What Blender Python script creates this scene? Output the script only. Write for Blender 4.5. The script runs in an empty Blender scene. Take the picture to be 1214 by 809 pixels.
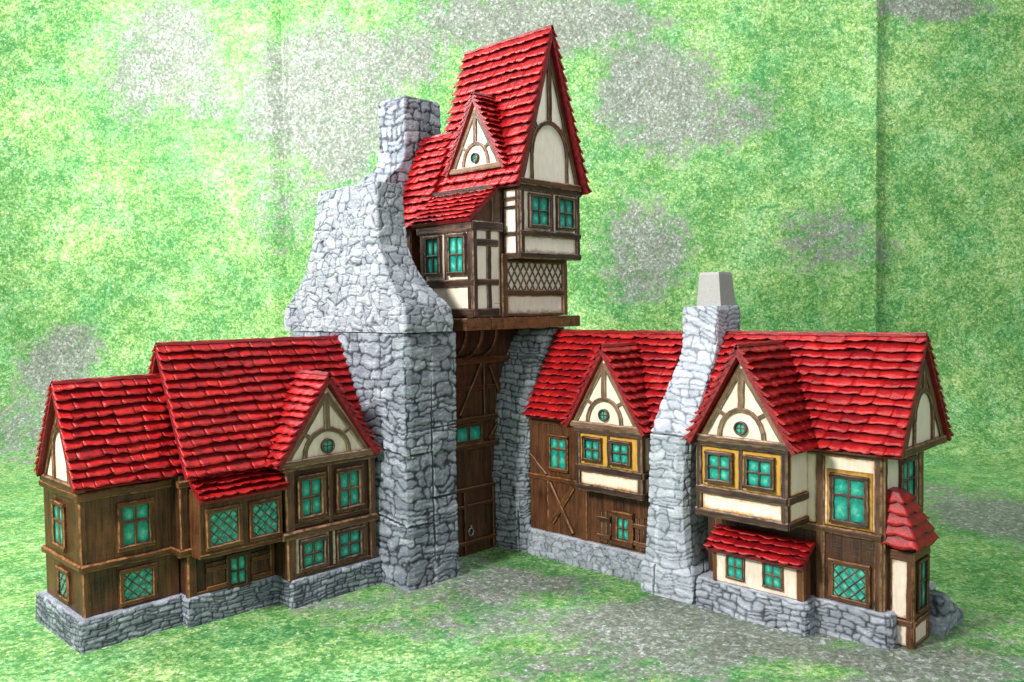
import bpy, bmesh, math, random
import numpy as np
from mathutils import Vector, Matrix
random.seed(7); rng = np.random.default_rng(11)
C = bpy.context.scene.collection
PI = math.pi

# ------------------------------------------------------------------ materials
def newmat(name):
    m = bpy.data.materials.new(name); m.use_nodes = True
    nt = m.node_tree; b = nt.nodes['Principled BSDF']
    return m, nt, b
def N(nt, t, **k):
    n = nt.nodes.new(t)
    for a, v in k.items(): setattr(n, a, v)
    return n
def ramp(nt, fac, stops, interp='LINEAR'):
    r = N(nt, 'ShaderNodeValToRGB'); r.color_ramp.interpolation = interp
    e = r.color_ramp.elements
    while len(e) < len(stops): e.new(.5)
    for i, (p, c) in enumerate(stops):
        e[i].position = p; e[i].color = (*c, 1) if len(c) == 3 else c
    nt.links.new(fac, r.inputs[0]); return r.outputs[0]
def mixc(nt, fac, a, b, mode='MIX'):
    m = N(nt, 'ShaderNodeMix', data_type='RGBA', blend_type=mode)
    for i, v in ((0, fac), (6, a), (7, b)):
        if isinstance(v, (int, float)): m.inputs[i].default_value = v
        elif isinstance(v, tuple): m.inputs[i].default_value = (*v, 1)
        else: nt.links.new(v, m.inputs[i])
    return m.outputs[2]
def mth(nt, op, a, b=None, c=None, clamp=False):
    m = N(nt, 'ShaderNodeMath', operation=op); m.use_clamp = clamp
    for i, v in enumerate((a, b, c)):
        if v is None: continue
        if isinstance(v, (int, float)): m.inputs[i].default_value = v
        else: nt.links.new(v, m.inputs[i])
    return m.outputs[0]
def noise(nt, vec, scale, detail=4, rough=.6, dist=0):
    n = N(nt, 'ShaderNodeTexNoise'); n.inputs['Scale'].default_value = scale
    n.inputs['Detail'].default_value = detail; n.inputs['Roughness'].default_value = rough
    n.inputs['Distortion'].default_value = dist
    if vec is not None: nt.links.new(vec, n.inputs['Vector'])
    return n.outputs['Fac']
def mapping(nt, vec, sc):
    m = N(nt, 'ShaderNodeMapping'); m.inputs['Scale'].default_value = sc
    nt.links.new(vec, m.inputs['Vector']); return m.outputs[0]
def attr(nt, name):
    a = N(nt, 'ShaderNodeAttribute', attribute_name=name); return a.outputs['Fac']
def bump(nt, b, h, strength, dist):
    n = N(nt, 'ShaderNodeBump'); n.inputs['Strength'].default_value = strength
    n.inputs['Distance'].default_value = dist
    nt.links.new(h, n.inputs['Height']); nt.links.new(n.outputs[0], b.inputs['Normal'])
def wpos(nt):
    return N(nt, 'ShaderNodeNewGeometry').outputs['Position']

def wood_mat(name, dark, mid, light, edge, rough=.42):
    m, nt, b = newmat(name)
    uv = N(nt, 'ShaderNodeUVMap').outputs[0]
    g = noise(nt, mapping(nt, uv, (5, 90, 1)), 1.0, 5, .65, .4)
    g2 = noise(nt, mapping(nt, uv, (2, 26, 1)), 1.0, 3, .6, .6)
    cross = noise(nt, mapping(nt, uv, (170, 8, 1)), 1.0, 2, .5)
    big = noise(nt, wpos(nt), 7, 3)
    f = mth(nt, 'ADD', mth(nt, 'MULTIPLY', g, .55), mth(nt, 'MULTIPLY', g2, .45))
    f = mth(nt, 'ADD', f, mth(nt, 'MULTIPLY', mth(nt, 'SUBTRACT', big, .5), .35))
    f = mth(nt, 'ADD', f, mth(nt, 'MULTIPLY', mth(nt, 'SUBTRACT', cross, .5), .12))
    f = mth(nt, 'ADD', f, mth(nt, 'MULTIPLY', mth(nt, 'SUBTRACT', attr(nt, 'rnd'), .5), .12))
    col = ramp(nt, f, [(.30, dark), (.47, mid), (.74, light)])
    e = mth(nt, 'MULTIPLY', attr(nt, 'edge'), ramp(nt, noise(nt, wpos(nt), 22, 4), [(.34, (0, 0, 0)), (.62, (1, 1, 1))]))
    col = mixc(nt, mth(nt, 'MULTIPLY', e, .75), col, edge)
    nt.links.new(col, b.inputs['Base Color'])
    b.inputs['Roughness'].default_value = rough
    b.inputs['Specular IOR Level'].default_value = .45
    bump(nt, b, mth(nt, 'ADD', f, mth(nt, 'MULTIPLY', cross, .25)), .7, .008)
    return m

M = {}
M['wood'] = wood_mat('painted_brown_wood', (.012, .004, .002), (.078, .027, .010), (.185, .070, .024), (.42, .19, .065))
M['wood_dark'] = wood_mat('painted_dark_wood', (.009, .0035, .0025), (.040, .015, .008), (.10, .040, .018), (.25, .12, .05))
M['wood_gate'] = wood_mat('painted_gate_wood', (.012, .004, .002), (.050, .018, .006), (.13, .05, .014), (.24, .10, .03))
M['beam'] = wood_mat('drybrushed_beam', (.012, .005, .003), (.072, .029, .013), (.19, .088, .042), (.46, .25, .12))
M['beam_pale'] = wood_mat('weathered_gable_beam', (.03, .015, .008), (.125, .065, .035), (.30, .185, .11), (.6, .44, .31))
M['beam_dark'] = wood_mat('dark_drybrushed_beam', (.008, .004, .003), (.040, .018, .012), (.125, .068, .045), (.34, .22, .15))

def stone_mat(name, c0, c1, c2, c3, tint, micro=1.0):
    m, nt, b = newmat(name)
    h = attr(nt, 'hgt'); r = attr(nt, 'rnd'); p = wpos(nt)
    n1 = noise(nt, p, 60, 5, .7); n2 = noise(nt, p, 11, 4, .6)
    n3 = noise(nt, mapping(nt, p, (25, 25, 120)), 1, 3, .6)
    f = mth(nt, 'ADD', h, mth(nt, 'MULTIPLY', mth(nt, 'SUBTRACT', n1, .5), .45))
    f = mth(nt, 'ADD', f, mth(nt, 'MULTIPLY', mth(nt, 'SUBTRACT', n2, .5), .55))
    f = mth(nt, 'ADD', f, mth(nt, 'MULTIPLY', mth(nt, 'SUBTRACT', n3, .5), .30))
    f = mth(nt, 'ADD', f, mth(nt, 'MULTIPLY', mth(nt, 'SUBTRACT', r, .5), .22))
    col = ramp(nt, f, [(.05, c0), (.36, c1), (.68, c2), (1.0, c3)])
    t = ramp(nt, noise(nt, p, 6, 3), [(.58, (0, 0, 0)), (.74, (1, 1, 1))])
    col = mixc(nt, mth(nt, 'MULTIPLY', t, .35), col, tint, 'MULTIPLY')
    nt.links.new(col, b.inputs['Base Color'])
    b.inputs['Roughness'].default_value = .55
    b.inputs['Specular IOR Level'].default_value = .4
    bump(nt, b, mth(nt, 'ADD', mth(nt, 'ADD', n1, mth(nt, 'MULTIPLY', n3, .8)), mth(nt, 'MULTIPLY', n2, .6)), .75*micro, .010)
    return m
M['stone'] = stone_mat('drybrushed_grey_stone', (.03, .034, .044), (.11, .125, .155), (.215, .238, .28), (.50, .53, .59), (.84, .76, .82))
M['stone_pale'] = stone_mat('pale_grey_stone', (.045, .05, .06), (.185, .203, .235), (.30, .325, .365), (.54, .565, .61), (.92, .90, .86))
M['stone_light'] = stone_mat('white_drybrushed_stone', (.15, .168, .205), (.29, .32, .37), (.43, .465, .52), (.68, .71, .77), (.92, .90, .86))

def roof_mat(name, base=(.50, .010, .014)):
    m, nt, b = newmat(name)
    r = attr(nt, 'rnd'); e = attr(nt, 'edge'); p = wpos(nt)
    n1 = noise(nt, p, 26, 5, .75); n2 = noise(nt, p, 7, 3)
    f = mth(nt, 'ADD', mth(nt, 'MULTIPLY', n1, .65), mth(nt, 'MULTIPLY', r, .22))
    f = mth(nt, 'ADD', f, mth(nt, 'MULTIPLY', n2, .25))
    col = ramp(nt, f, [(.30, (.13, .002, .005)), (.47, (.30, .003, .006)), (.66, (.52, .010, .010)), (.85, (.72, .05, .03))])
    wash_shade = mth(nt, 'MULTIPLY', mth(nt, 'SUBTRACT', .52, e), 2.6, clamp=True)  # dark wash under each row, widened to paint in a deeper overhang shadow
    col = mixc(nt, mth(nt, 'MULTIPLY', wash_shade, .75), col, (.075, .002, .006))
    rim = mth(nt, 'MULTIPLY', mth(nt, 'SUBTRACT', e, .84), 6, clamp=True)
    rim = mth(nt, 'MULTIPLY', rim, ramp(nt, noise(nt, p, 30, 3), [(.35, (0, 0, 0)), (.65, (1, 1, 1))]))
    col = mixc(nt, mth(nt, 'MULTIPLY', rim, .5), col, (.80, .075, .06))
    nt.links.new(col, b.inputs['Base Color'])
    b.inputs['Roughness'].default_value = .40
    b.inputs['Specular IOR Level'].default_value = .5
    bump(nt, b, mth(nt, 'ADD', n1, noise(nt, p, 90, 3)), .45, .008)
    return m
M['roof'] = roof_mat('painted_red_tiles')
m, nt, b = newmat('painted_dark_red_verge')
nt.links.new(ramp(nt, noise(nt, wpos(nt), 30, 4), [(.3, (.10, .003, .006)), (.7, (.33, .012, .018))]), b.inputs['Base Color'])
b.inputs['Roughness'].default_value = .45
bump(nt, b, noise(nt, wpos(nt), 60, 4), .5, .008); M['verge'] = m

def plaster_mat(name, core, shade, rim, amt):
    m, nt, b = newmat(name)
    p = wpos(nt); e = attr(nt, 'edge')
    n1 = noise(nt, p, 24, 5, .6); n2 = noise(nt, mapping(nt, p, (40, 40, 9)), 1, 4, .6)
    col = mixc(nt, ramp(nt, n2, [(.35, (0, 0, 0)), (.7, (1, 1, 1))]), core, shade)
    w = mth(nt, 'ADD', e, mth(nt, 'MULTIPLY', mth(nt, 'SUBTRACT', n1, .5), 1.5))
    w = mth(nt, 'MULTIPLY', ramp(nt, w, [(.35, (0, 0, 0)), (.95, (1, 1, 1))]), amt)
    col = mixc(nt, w, col, rim)
    nt.links.new(col, b.inputs['Base Color']); b.inputs['Roughness'].default_value = .6
    bump(nt, b, mth(nt, 'ADD', n1, n2), .35, .006)
    return m
M['plaster'] = plaster_mat('cream_plaster', (.86, .74, .62), (.72, .57, .44), (.32, .18, .08), .75)
M['plaster_ochre'] = plaster_mat('cream_plaster_ochre_rim', (.84, .74, .62), (.76, .64, .50), (.62, .25, .015), 1.0)
M['ochre'] = plaster_mat('ochre_plaster', (.66, .36, .055), (.54, .27, .03), (.22, .08, .01), .8)
M['plaster_cool'] = plaster_mat('pale_grey_plaster', (.90, .81, .71), (.80, .70, .59), (.32, .20, .12), .75)

m, nt, b = newmat('painted_teal_glass')
uv = N(nt, 'ShaderNodeUVMap').outputs[0]; p = wpos(nt)
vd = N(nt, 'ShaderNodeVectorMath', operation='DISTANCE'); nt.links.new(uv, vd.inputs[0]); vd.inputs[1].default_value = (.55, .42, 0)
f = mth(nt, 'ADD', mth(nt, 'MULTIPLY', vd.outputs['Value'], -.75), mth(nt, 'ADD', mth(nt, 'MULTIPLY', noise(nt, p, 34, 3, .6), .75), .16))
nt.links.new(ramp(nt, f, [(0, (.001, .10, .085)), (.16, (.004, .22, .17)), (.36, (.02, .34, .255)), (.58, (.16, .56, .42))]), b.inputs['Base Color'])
b.inputs['Roughness'].default_value = .3
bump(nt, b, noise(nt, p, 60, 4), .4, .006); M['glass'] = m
m, nt, b = newmat('steel_ring'); b.inputs['Base Color'].default_value = (.35, .34, .32, 1); b.inputs['Metallic'].default_value = .85; b.inputs['Roughness'].default_value = .35; M['steel'] = m
m, nt, b = newmat('bare_grey_primer')
nt.links.new(ramp(nt, noise(nt, wpos(nt), 160, 2), [(.3, (.27, .265, .25)), (.7, (.40, .395, .375))]), b.inputs['Base Color'])
b.inputs['Roughness'].default_value = .7; bump(nt, b, noise(nt, wpos(nt), 160, 2), .5, .006); M['primer'] = m
m, nt, b = newmat('seam_shadow_gap'); b.inputs['Base Color'].default_value = (.02, .02, .022, 1); M['gap'] = m

# ------------------------------------------------------------------ mesh builder
class MB:
    def __init__(s): s.v = []; s.f = []; s.uv = []; s.mi = []; s.edge = []; s.rnd = []; s.smooth = []
    def vert(s, p, e=0., r=.5): s.v.append(tuple(p)); s.edge.append(e); s.rnd.append(r); return len(s.v)-1
    def face(s, idx, uv=None, mi=0, sm=False):
        s.f.append(list(idx)); s.uv.append(uv or [(0, 0)]*len(idx)); s.mi.append(mi); s.smooth.append(sm)
WO = {}
def link(name, me, parent, origin):
    o = bpy.data.objects.new(name, me); C.objects.link(o)
    base = WO[parent.name] if parent else Vector((0, 0, 0))
    o.location = origin - base
    if parent: o.parent = parent
    WO[o.name] = origin
    return o
def build(name, mb, mats, parent=None, origin=None):
    if not isinstance(mats, (list, tuple)): mats = [mats]
    vs = np.array(mb.v); 
    og = Vector((vs.min(0)+vs.max(0))/2) if origin is None else Vector(origin)
    me = bpy.data.meshes.new(name)
    me.from_pydata([tuple(v) for v in (vs-np.array(og))], [], mb.f)
    for mm in mats: me.materials.append(M[mm])
    uvl = me.uv_layers.new(name='UVMap')
    flat = [c for f in mb.uv for u in f for c in u]
    uvl.data.foreach_set('uv', flat)
    me.polygons.foreach_set('material_index', mb.mi)
    me.polygons.foreach_set('use_smooth', mb.smooth)
    for nm, data in (('edge', mb.edge), ('rnd', mb.rnd)):
        a = me.attributes.new(nm, 'FLOAT', 'POINT'); a.data.foreach_set('value', data)
    bm = bmesh.new(); bm.from_mesh(me); bmesh.ops.recalc_face_normals(bm, faces=bm.faces); bm.to_mesh(me); bm.free()
    me.update()
    return link(name, me, parent, og)
def root(name, loc, label, cat, group=None):
    o = bpy.data.objects.new(name, None); C.objects.link(o); o.location = loc
    o.empty_display_size = .1
    o['label'] = label; o['category'] = cat
    if group: o['group'] = group
    WO[o.name] = Vector(loc); return o

# bar with chamfered section, chamfer carries the dry-brushed edge
def bar(mb, p0, p1, wdir, w, ddir, d, seg=.05, jit=.0022, ch=.22, mi=0, ev=1.):
    p0, p1 = Vector(p0), Vector(p1); L = (p1-p0).length
    W, D = Vector(wdir).normalized(), Vector(ddir).normalized()
    n = max(1, int(L/seg)); c = min(w, d)*ch
    a, b_ = w/2, d/2
    sec = [(-a+c, -b_), (a-c, -b_), (a, -b_+c), (a, b_-c), (a-c, b_), (-a+c, b_), (-a, b_-c), (-a, -b_+c)]
    uo, vo = random.random()*20, random.random()*20; rr = random.random()
    per = [0]
    for i in range(8):
        q, r = sec[i], sec[(i+1) % 8]; per.append(per[-1]+math.hypot(q[0]-r[0], q[1]-r[1]))
    # every vertex twice is avoided: chamfer faces get own verts so the edge value stays sharp
    rings = []
    for k in range(n+1):
        t = k/n; jw = random.uniform(-jit, jit); jd = random.uniform(-jit, jit)*.6
        ring = []
        for (x, y) in sec:
            jx = random.uniform(-jit, jit)*.5
            ring.append(p0+(p1-p0)*t+W*(x+jw+jx)+D*(y+jd))
        rings.append(ring)
    for i in range(8):
        e = ev if i in (1, 3, 5, 7) else 0.
        j = (i+1) % 8
        prev = None
        for k in range(n+1):
            cur = (mb.vert(rings[k][i], e, rr), mb.vert(rings[k][j], e, rr))
            if prev:
                u0, u1 = uo+L*(k-1)/n, uo+L*k/n
                mb.face((prev[0], prev[1], cur[1], cur[0]), [(u0, vo+per[i]), (u0, vo+per[i+1]), (u1, vo+per[i+1]), (u1, vo+per[i])], mi)
            prev = cur
    for ring in (rings[0], rings[-1]):
        ids = [mb.vert(q, .3, rr) for q in ring]
        mb.face(ids, [(uo+x, vo+y) for x, y in sec], mi)

class Fac:
    """a facade: pt(s, z, d) with s the world coordinate along it, d outward"""
    def __init__(s, kind, P): s.k, s.P = kind, P
    def pt(s, a, z, d=0): return Vector((a, s.P-d, z)) if s.k == 'L' else Vector((s.P-d, a, z))
    @property
    def out(s): return Vector((0, -1, 0)) if s.k == 'L' else Vector((-1, 0, 0))
    def beam(s, mb, a, b, w, d0, d1, **k):
        A, B = s.pt(a[0], a[1], (d0+d1)/2), s.pt(b[0], b[1], (d0+d1)/2)
        wd = (B-A).cross(s.out)
        bar(mb, A, B, wd, w, s.out, d1-d0, **k)
    def hb(s, mb, s0, s1, z0, z1, d0=-.01, d1=.02, **k):   # horizontal beam
        s.beam(mb, (s0, (z0+z1)/2), (s1, (z0+z1)/2), abs(z1-z0), d0, d1, **k)
    def vb(s, mb, s0, s1, z0, z1, d0=-.01, d1=.02, **k):
        s.beam(mb, ((s0+s1)/2, z0), ((s0+s1)/2, z1), abs(s1-s0), d0, d1, **k)
    def planks(s, mb, s0, s1, z0, z1, w=.04, d0=-.03, d1=.0):
        s0, s1 = min(s0, s1), max(s0, s1); n = max(1, round((s1-s0)/w)); q = (s1-s0)/n
        for i in range(n):
            j = random.uniform(0, .0022)
            s.vb(mb, s0+q*i+.0006, s0+q*(i+1)-.0006, z0, z1, d0, d1-j, seg=.12, jit=.0006, ch=.07, ev=.15)
    def box(s, mb, s0, s1, z0, z1, d0, d1):
        s.vb(mb, s0, s1, z0, z1, d0, d1, seg=.2, jit=0, ch=.06)
    def panel(s, mb, poly, d, th=.02, step=.02, r=.035, mi=0):
        """flat panel from a convex polygon of (s,z), gridded with distance-to-edge attribute"""
        poly = [Vector((a, z)) for a, z in poly]
        cx = sum((p for p in poly), Vector((0, 0)))/len(poly)
        def ed(p):
            m_ = 9
            for i in range(len(poly)):
                a, b_ = poly[i], poly[(i+1) % len(poly)]
                ab = b_-a; t = max(0, min(1, (p-a).dot(ab)/ab.length_squared)); m_ = min(m_, (p-(a+ab*t)).length)
            return m_
        n = max(3, int(max((p-cx).length for p in poly)/step))
        per = []
        for i in range(len(poly)):
            a, b_ = poly[i], poly[(i+1) % len(poly)]
            k = max(1, int((b_-a).length/step))
            per += [a+(b_-a)*(j/k) for j in range(k)]
        prev = None
        for k in range(n+1):
            t = k/n
            cur = []
            for p in per:
                q = cx+(p-cx)*t; cur.append(mb.vert(s.pt(q.x, q.y, d), 1-min(1, ed(q)/r)))
            if prev:
                for i in range(len(per)):
                    j = (i+1) % len(per); mb.face((prev[i], prev[j], cur[j], cur[i]), mi=mi)
            prev = cur
        back = [mb.vert(s.pt(p.x, p.y, d-th), 1) for p in per]
        for i in range(len(per)):
            j = (i+1) % len(per); mb.face((prev[i], prev[j], back[j], back[i]), mi=mi)
    def rect(s, mb, s0, s1, z0, z1, d, **k): s.panel(mb, [(s0, z0), (s1, z0), (s1, z1), (s0, z1)], d, **k)

def inset(a, b, k): return (a+k, b-k) if b > a else (a-k, b+k)

def window(F, s0, s1, z0, z1, d, parent, split=.5, fw=.022, mw=.012, proud=.022, mat='beam_dark', nx=2):
    s0, s1 = min(s0, s1), max(s0, s1)
    fb = MB()
    F.hb(fb, s0, s1, z0, z0+fw, d-.01, d+proud, seg=.03); F.hb(fb, s0, s1, z1-fw, z1, d-.01, d+proud, seg=.03)
    F.vb(fb, s0, s0+fw, z0+fw*.7, z1-fw*.7, d-.01, d+proud-.002, seg=.03); F.vb(fb, s1-fw, s1, z0+fw*.7, z1-fw*.7, d-.01, d+proud-.002, seg=.03)
    a0, a1, b0, b1 = s0+fw, s1-fw, z0+fw, z1-fw
    zc = b0+(b1-b0)*split
    F.hb(fb, a0, a1, zc-mw/2, zc+mw/2, d-.006, d+proud*.55, jit=.001, seg=.03)
    for i in range(1, nx):
        c = a0+(a1-a0)*i/nx
        F.vb(fb, c-mw/2, c+mw/2, b0, b1, d-.006, d+proud*.5, jit=.001, seg=.03)
    w = build('window', fb, mat, parent)
    pb = MB(); cs = [a0+(a1-a0)*i/nx for i in range(nx+1)]; zs = [b0, zc, b1]
    for i in range(nx):
        for j in range(2):
            q = [(cs[i], zs[j]), (cs[i+1], zs[j]), (cs[i+1], zs[j+1]), (cs[i], zs[j+1])]
            c0, z0_ = (cs[i]+cs[i+1])/2, (zs[j]+zs[j+1])/2
            ids = [pb.vert(F.pt(x, z, d+.003)) for x, z in q]; ic = pb.vert(F.pt(c0, z0_, d+.006))
            uvs = [(0, 0), (1, 0), (1, 1), (0, 1)]
            for k in range(4): pb.face((ids[k], ids[(k+1) % 4], ic), [uvs[k], uvs[(k+1) % 4], (.5, .5)], sm=True)
    build('pane', pb, 'glass', w)
    return w

def lattice_bars(F, mb, a0, a1, b0, b1, d0, d1, pitch, w, slope=1.0):
    """diagonal bars clipped to the rectangle"""
    for sg in (1, -1):
        m_ = slope*sg
        cmin = min(z-m_*a for a in (a0, a1) for z in (b0, b1)); cmax = max(z-m_*a for a in (a0, a1) for z in (b0, b1))
        stp = pitch*math.sqrt(1+m_*m_); c = cmin+stp*.5
        while c < cmax:
            pts = []
            for a in (a0, a1):
                z = m_*a+c
                if b0-1e-9 <= z <= b1+1e-9: pts.append((a, z))
            for z in (b0, b1):
                a = (z-c)/m_
                if a0 < a < a1: pts.append((a, z))
            if len(pts) >= 2:
                pts.sort()
                if math.dist(pts[0], pts[-1]) > .02:
                    F.beam(mb, pts[0], pts[-1], w, d0, d1-(.002 if sg > 0 else 0), jit=.0012, seg=.03, ch=.3)
            c += stp
def lattice_window(F, s0, s1, z0, z1, d, parent, mat='wood', fw=.028, pitch=.046):
    s0, s1 = min(s0, s1), max(s0, s1); fb = MB()
    F.hb(fb, s0, s1, z0, z0+fw, d-.01, d+.022, seg=.04); F.hb(fb, s0, s1, z1-fw, z1, d-.01, d+.022, seg=.04)
    F.vb(fb, s0, s0+fw, z0+fw*.7, z1-fw*.7, d-.01, d+.02, seg=.04); F.vb(fb, s1-fw, s1, z0+fw*.7, z1-fw*.7, d-.01, d+.02, seg=.04)
    w = build('window', fb, mat, parent)
    lb = MB(); a0, a1, b0, b1 = s0+fw, s1-fw, z0+fw, z1-fw
    lattice_bars(F, lb, a0, a1, b0, b1, d, d+.009, pitch, .008)
    build('lattice', lb, 'beam_dark', w)
    pb = MB(); nx, nz = max(2, round((a1-a0)/.045)), max(2, round((b1-b0)/.045))
    for i in range(nx):
        for j in range(nz):
            x0, x1, y0, y1 = a0+(a1-a0)*i/nx, a0+(a1-a0)*(i+1)/nx, b0+(b1-b0)*j/nz, b0+(b1-b0)*(j+1)/nz
            pb.face([pb.vert(F.pt(x, z, d+.003)) for x, z in ((x0, y0), (x1, y0), (x1, y1), (x0, y1))], [(0.2, 0.2), (.8, 0.2), (.8, .8), (0.2, .8)])
    build('pane', pb, 'glass', w); return w
def round_window(F, sc, zc, r, d, parent, mat='beam_dark'):
    fb = MB(); n = 20
    for i in range(n):
        a, b_ = 2*PI*i/n, 2*PI*(i+1)/n
        F.beam(fb, (sc+r*math.cos(a), zc+r*math.sin(a)), (sc+r*math.cos(b_), zc+r*math.sin(b_)), r*.26, d-.005, d+.022, jit=.0006)
    F.hb(fb, sc-r*.9, sc+r*.9, zc-.0035, zc+.0035, d, d+.012, jit=0); F.vb(fb, sc-.0035, sc+.0035, zc-r*.9, zc+r*.9, d, d+.010, jit=0)
    w = build('round_window', fb, mat, parent)
    pb = MB(); c = pb.vert(F.pt(sc, zc, d+.006)); ring = [pb.vert(F.pt(sc+r*math.cos(2*PI*i/n), zc+r*math.sin(2*PI*i/n), d+.004)) for i in range(n)]
    for i in range(n): pb.face((c, ring[i], ring[(i+1) % n]), [(.5, .4), (.9, .4), (.9, .5)])
    build('pane', pb, 'glass', w)

def arch_bars(F, mb, sc, zb, rx, rz, w, d0, d1, n=12, a0=0, a1=PI):
    pts = [(sc+rx*math.cos(a0+(a1-a0)*i/n), zb+rz*math.sin(a0+(a1-a0)*i/n)) for i in range(n+1)]
    for p, q in zip(pts, pts[1:]): 
        dx, dz = q[0]-p[0], q[1]-p[1]; L = math.hypot(dx, dz); ex = .004/L
        F.beam(mb, (p[0]-dx*ex, p[1]-dz*ex), (q[0]+dx*ex, q[1]+dz*ex), w, d0, d1, jit=.0012, ch=.18)

def gable(F, sp, zp, s0, s1, ze, parent, plaster='plaster_ochre', frame='beam_pale', rw=True, rz=None, arch=None, king=True, th=.03, posts=False, rsc=None):
    """triangular gable: plaster, rakes, base beam, king post, arch"""
    g = MB(); F.panel(g, [(s0, ze), (s1, ze), (sp, zp)], 0, th=th, r=.05)
    build('gable_wall', g, plaster, parent)
    f = MB(); W = abs(s1-s0); H = zp-ze; bw = W*.060
    lo, hi = min(s0, s1), max(s0, s1)
    k = .93
    for s_ in (lo, hi):
        n_ = 1 if s_ == lo else -1
        F.beam(f, (s_+n_*bw*.9, ze+.01), (sp, zp-bw*1.6), bw*.85, 0, .016)
    F.hb(f, lo+.01, hi-.01, ze-.008, ze+bw*.95, -.01, .026)
    za, rx, rza = arch or (ze+bw, W*.235, H*.33)
    arch_bars(F, f, sp, za, rx, rza, bw*.72, 0, .019)
    if king: F.vb(f, sp-bw*.5, sp+bw*.5, za+rza, zp-bw*2.2, 0, .02)
    # short struts from the arch to the rakes
    for sg in (-1, 1):
        a = (sp+sg*rx*.72, za+rza*.74); 
        zt = a[1]+H*.075
        xr = sp+sg*(W/2)*(1-(zt-ze)/H)*.90
        F.beam(f, a, (xr, zt), bw*.62, 0, .016)
        if posts: F.vb(f, sp+sg*rx-bw*.3, sp+sg*rx+bw*.3, ze+bw*.8, za+.01, 0, .018)
    build('gable_frame', f, frame, parent)
    if rw: round_window(F, rsc or sp, rz or (za+rza*.34), W*.060, .006, parent)

def roof(name, parent, slopes, th=.032):
    """slopes: list of dict(o=ridge point, a=along vec (unit), L, d=down vec (full length), clip=fn, rh)"""
    mb = MB()
    for S in slopes:
        o, a, L, d = Vector(S['o']), Vector(S['a']).normalized(), S['L'], Vector(S['d'])
        D = d.length; dn = d.normalized(); n = a.cross(dn)
        if n.z < 0: n = -n
        aL = S.get('aL', lambda v: 0.); aR = S.get('aR', lambda v: L)
        # slab
        K = 6; top = []; bot = []
        for i in range(K+1):
            v = D*i/K
            vb_ = max(v, th*abs(dn.z)/max(.2, n.z)) if S.get('miter', True) else v
            for arr, h, v in ((top, -.004, v), (bot, -th, min(vb_, D))):
                arr.append((mb.vert(o+a*aL(v)+dn*v+n*h), mb.vert(o+a*aR(v)+dn*v+n*h)))
        for i in range(K):
            mb.face((top[i][0], top[i][1], top[i+1][1], top[i+1][0]), mi=1)
            mb.face((bot[i][0], bot[i][1], bot[i+1][1], bot[i+1][0]), mi=1)
            for k in (0, 1): mb.face((top[i][k], bot[i][k], bot[i+1][k], top[i+1][k]), mi=1)
        mb.face((top[-1][0], top[-1][1], bot[-1][1], bot[-1][0]), mi=1)
        mb.face((top[0][0], top[0][1], bot[0][1], bot[0][0]), mi=1)
        if S.get('miter', True): bar(mb, o+a*(aL(0)+.002)+n*.004, o+a*(aR(0)-.002)+n*.004, dn, .026, n, .018, seg=.05, jit=.004, mi=0)
        rh = S.get('rh', .066); nr = max(2, round(D/rh)); rh = D/nr
        tw = S.get('tw', .105); hs = S.get('hs', 1.)
        for r in range(nr):
            v0 = r*rh-.012 if r else 0; v1 = (r+1)*rh+.004
            lo, hi = aL((v0+v1)/2), aR((v0+v1)/2)
            if hi-lo < .02: continue
            cuts = [lo-.004]; x = lo+random.uniform(.35, 1)*tw
            while x < hi-.3*tw: cuts.append(x); x += tw*random.uniform(.5, 1.7)
            cuts.append(hi+.004)
            rowph = random.random()*6
            dvc = [random.uniform(-.012, .006) for _ in cuts]; lc = [random.uniform(.0, .011)*hs for _ in cuts]
            for ci, (c0, c1) in enumerate(zip(cuts, cuts[1:])):
                rnd = .5+random.uniform(-.5, .5)*.8; hh = random.uniform(-.002, .003)*hs; jn = random.random() < .35; cl, cr = lc[ci], lc[ci+1]+(.006*hs if jn else .001)
                dvL, dvR = dvc[ci]+(random.uniform(-.006, .006) if jn else 0), dvc[ci+1]+(random.uniform(-.006, .006) if jn else 0); lift = random.uniform(-.002, .003)*hs; sag = random.uniform(-.003, .009)
                nu, nv = 6, 3; G = []
                for j in range(nv+1):
                    row = []
                    tv = j/nv
                    for i in range(nu+1):
                        u = i/nu; x = c0+(c1-c0)*u
                        w_ = (1-u)**4*cl+u**5*cr
                        vv = v0+(v1-v0)*tv + tv*tv*(dvL*(1-u)+dvR*u+sag*math.sin(PI*u)+.0035*math.sin(x*70+rowph))
                        h = .001+(.028*hs+hh)*tv**1.3+tv*tv*(w_+lift)+.0032*hs*math.sin(x*55+rowph+j*.7)*tv
                        row.append(mb.vert(o+a*x+dn*min(vv, D+.022)+n*h, tv, rnd))
                    G.append(row)
                for j in range(nv):
                    for i in range(nu): mb.face((G[j][i], G[j][i+1], G[j+1][i+1], G[j+1][i]), mi=0, sm=True)
                # lip + side skirts
                lip = [mb.vert(Vector(mb.v[q])-n*.028*hs-dn*.012, .0, rnd) for q in G[-1]]
                for i in range(nu): mb.face((G[-1][i], G[-1][i+1], lip[i+1], lip[i]), mi=0)
                for col in (0, nu):
                    sk = [mb.vert(Vector(mb.v[G[j][col]])-n*.020*hs, .2, rnd) for j in range(nv+1)]
                    for j in range(nv): mb.face((G[j][col], G[j+1][col], sk[j+1], sk[j]), mi=0)
    return build(name, mb, ['roof', 'verge'], parent)

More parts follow.
